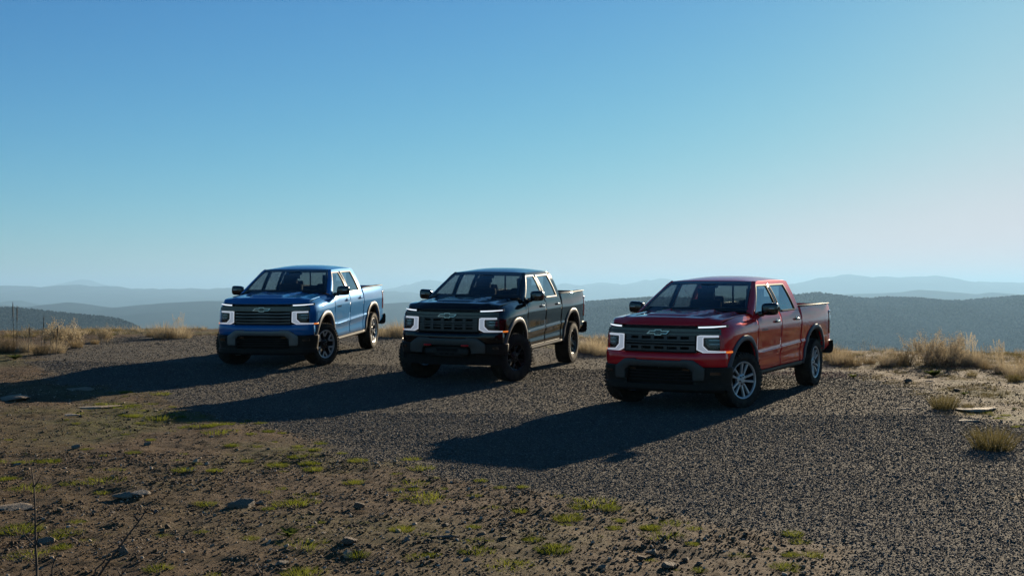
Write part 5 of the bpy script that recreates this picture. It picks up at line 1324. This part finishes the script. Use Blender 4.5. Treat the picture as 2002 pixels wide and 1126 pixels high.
stone(140, 812, 50, RK_FLAT[2], 'flat tan slab below the long one at upper left', .8, .3, .5)
stone(30, 780, 95, RK_FLAT[2], 'flat tan slab at the left edge inside the blue truck shadow line', .9, 0, .5)
stone(155, 762, 60, RK_FLAT[0], 'flat slab lying inside the blue truck shadow', .8, 0, .5)
stone(243, 972, 48, RK[5], 'low flat brown stone left of the largest boulder', .7, .2, .4)
stone(275, 970, 40, RK[5], 'low flat brown stone touching its left neighbour', .7, .6, .4)
stone(240, 1084, 22, RK_PT, 'pointed reddish brown stone standing on end at lower left', .6, .3, .7)
stone(90, 1062, 48, RK[2], 'rounded brown stone half buried at the lower left', .7, .2, .3)
stone(305, 998, 14, RK_PALE, 'small white stone at the lower left', .8, .3, .6)
stone(510, 1027, 12, RK_PALE, 'small white stone above the leafy rosette', .8, 1.0, .6)
stone(290, 872, 18, RK[2], 'angular tan stone in the upper left dirt', .8, .2, .8)
stone(150, 880, 22, RK[2], 'brown stone beside the small twin tufts at upper left', .8, .2, .5)
stone(680, 1064, 36, RK[3], 'grey angular stone behind the bright tuft at the bottom left of centre', .8, .2, .7)
stone(360, 1050, 9, RK_PT, 'slim upright splinter of stone at lower left', .6, .2, .8)
stone(555, 1100, 28, RK[4], 'tan flat stone at the bottom near the upright stick', .7, .2, .4)
stone(870, 1055, 60, RK[5], 'long pale stone sliver right of the bottom centre', .22, .15, .6, sz=.3)
stone(1275, 1080, 26, RK[1], 'dark rounded stone, upper of the heap at bottom right', .8, .2, .8)
stone(1300, 1072, 24, RK[0], 'rounded stone leaning on the heap at bottom right', .8, .9, .9)
stone(1252, 1092, 24, RK[3], 'blocky stone at the left of the heap at bottom right', .8, .4, .8)
stone(1310, 1106, 34, RK[4], 'broad stone at the foot of the heap at bottom right', .8, .2, .6)
stone(1340, 1090, 20, RK[0], 'stone at the right end of the heap', .8, .6, .6)
stone(1180, 1112, 24, RK[2], 'brown stone left of the heap at the bottom', .8, .6, .5)
stone(1010, 1000, 14, RK[3], 'small dark stone on the dirt below the red truck shadow tip', .8, .5, .9)
stone(985, 1018, 16, RK[1], 'dark stone just below the small one under the shadow tip', .8, .5, .8)
stone(1160, 1105, 16, RK[3], 'dark block near the bottom right heap', .8, .5, .8)
stone(870, 1032, 22, RK[0], 'brown stone above the long pale sliver', .7, .5, .7)
stone(795, 1062, 18, RK_PALE, 'pale pebble stone left of the long pale sliver', .7, .5, .6)
stone(1915, 803, 100, RK_FLAT[1], 'flat pale rock on the right verge beside spiky tufts', .8, -.1, .5)
stone(1768, 800, 32, RK_FLAT[0], 'small flat pale rock on the gravel at right', .8, 0, .5)
stone(1895, 823, 64, RK_FLAT[2], 'thin flat mossy rock below the flat pale rock at right', .5, 0, .4)
stone(1775, 748, 22, RK[0], 'dark lump of stone on the right verge', .8, 0, .7); stone(1870, 765, 18, RK[3], 'dark stone left of the small leafy weed on the verge', .8, 0, .7)
cnt = 0
while cnt < 75:
    x = random.uniform(-6, 5.5); y = random.uniform(7.6, 18)
    if abs(x) > y * .43 or float(lot_mask(np.array([x]), np.array([y]))[0]) > .35: continue
    s = random.uniform(.014, .034) * (1.0 if random.random() < .85 else 1.5)
    o = put('stone', random.choice(RK), x, y, (s, s * random.uniform(.6, 1), s * random.uniform(.6, 1.1)), None, *region_label(x, y, 'fist sized brown stone', 'stone')); o.location.z += s * .15; cnt += 1
def verge_label(x, y): return 'half buried verge stone', 'stone', 'half buried stones on the verge'
cnt = 0
while cnt < 30:
    x = random.uniform(5, 12); y = random.uniform(18, 29)
    if abs(x) > y * .44 or float(lot_mask(np.array([x]), np.array([y]))[0]) > .3: continue
    s = random.uniform(.03, .09)
    o = put('stone', random.choice(RK), x, y, (s, s * .8, s * .6), None, *verge_label(x, y)); cnt += 1

for what_ in ('small green grass tuft', 'fist sized brown stone', 'half buried verge stone'): name_scattered(what_)
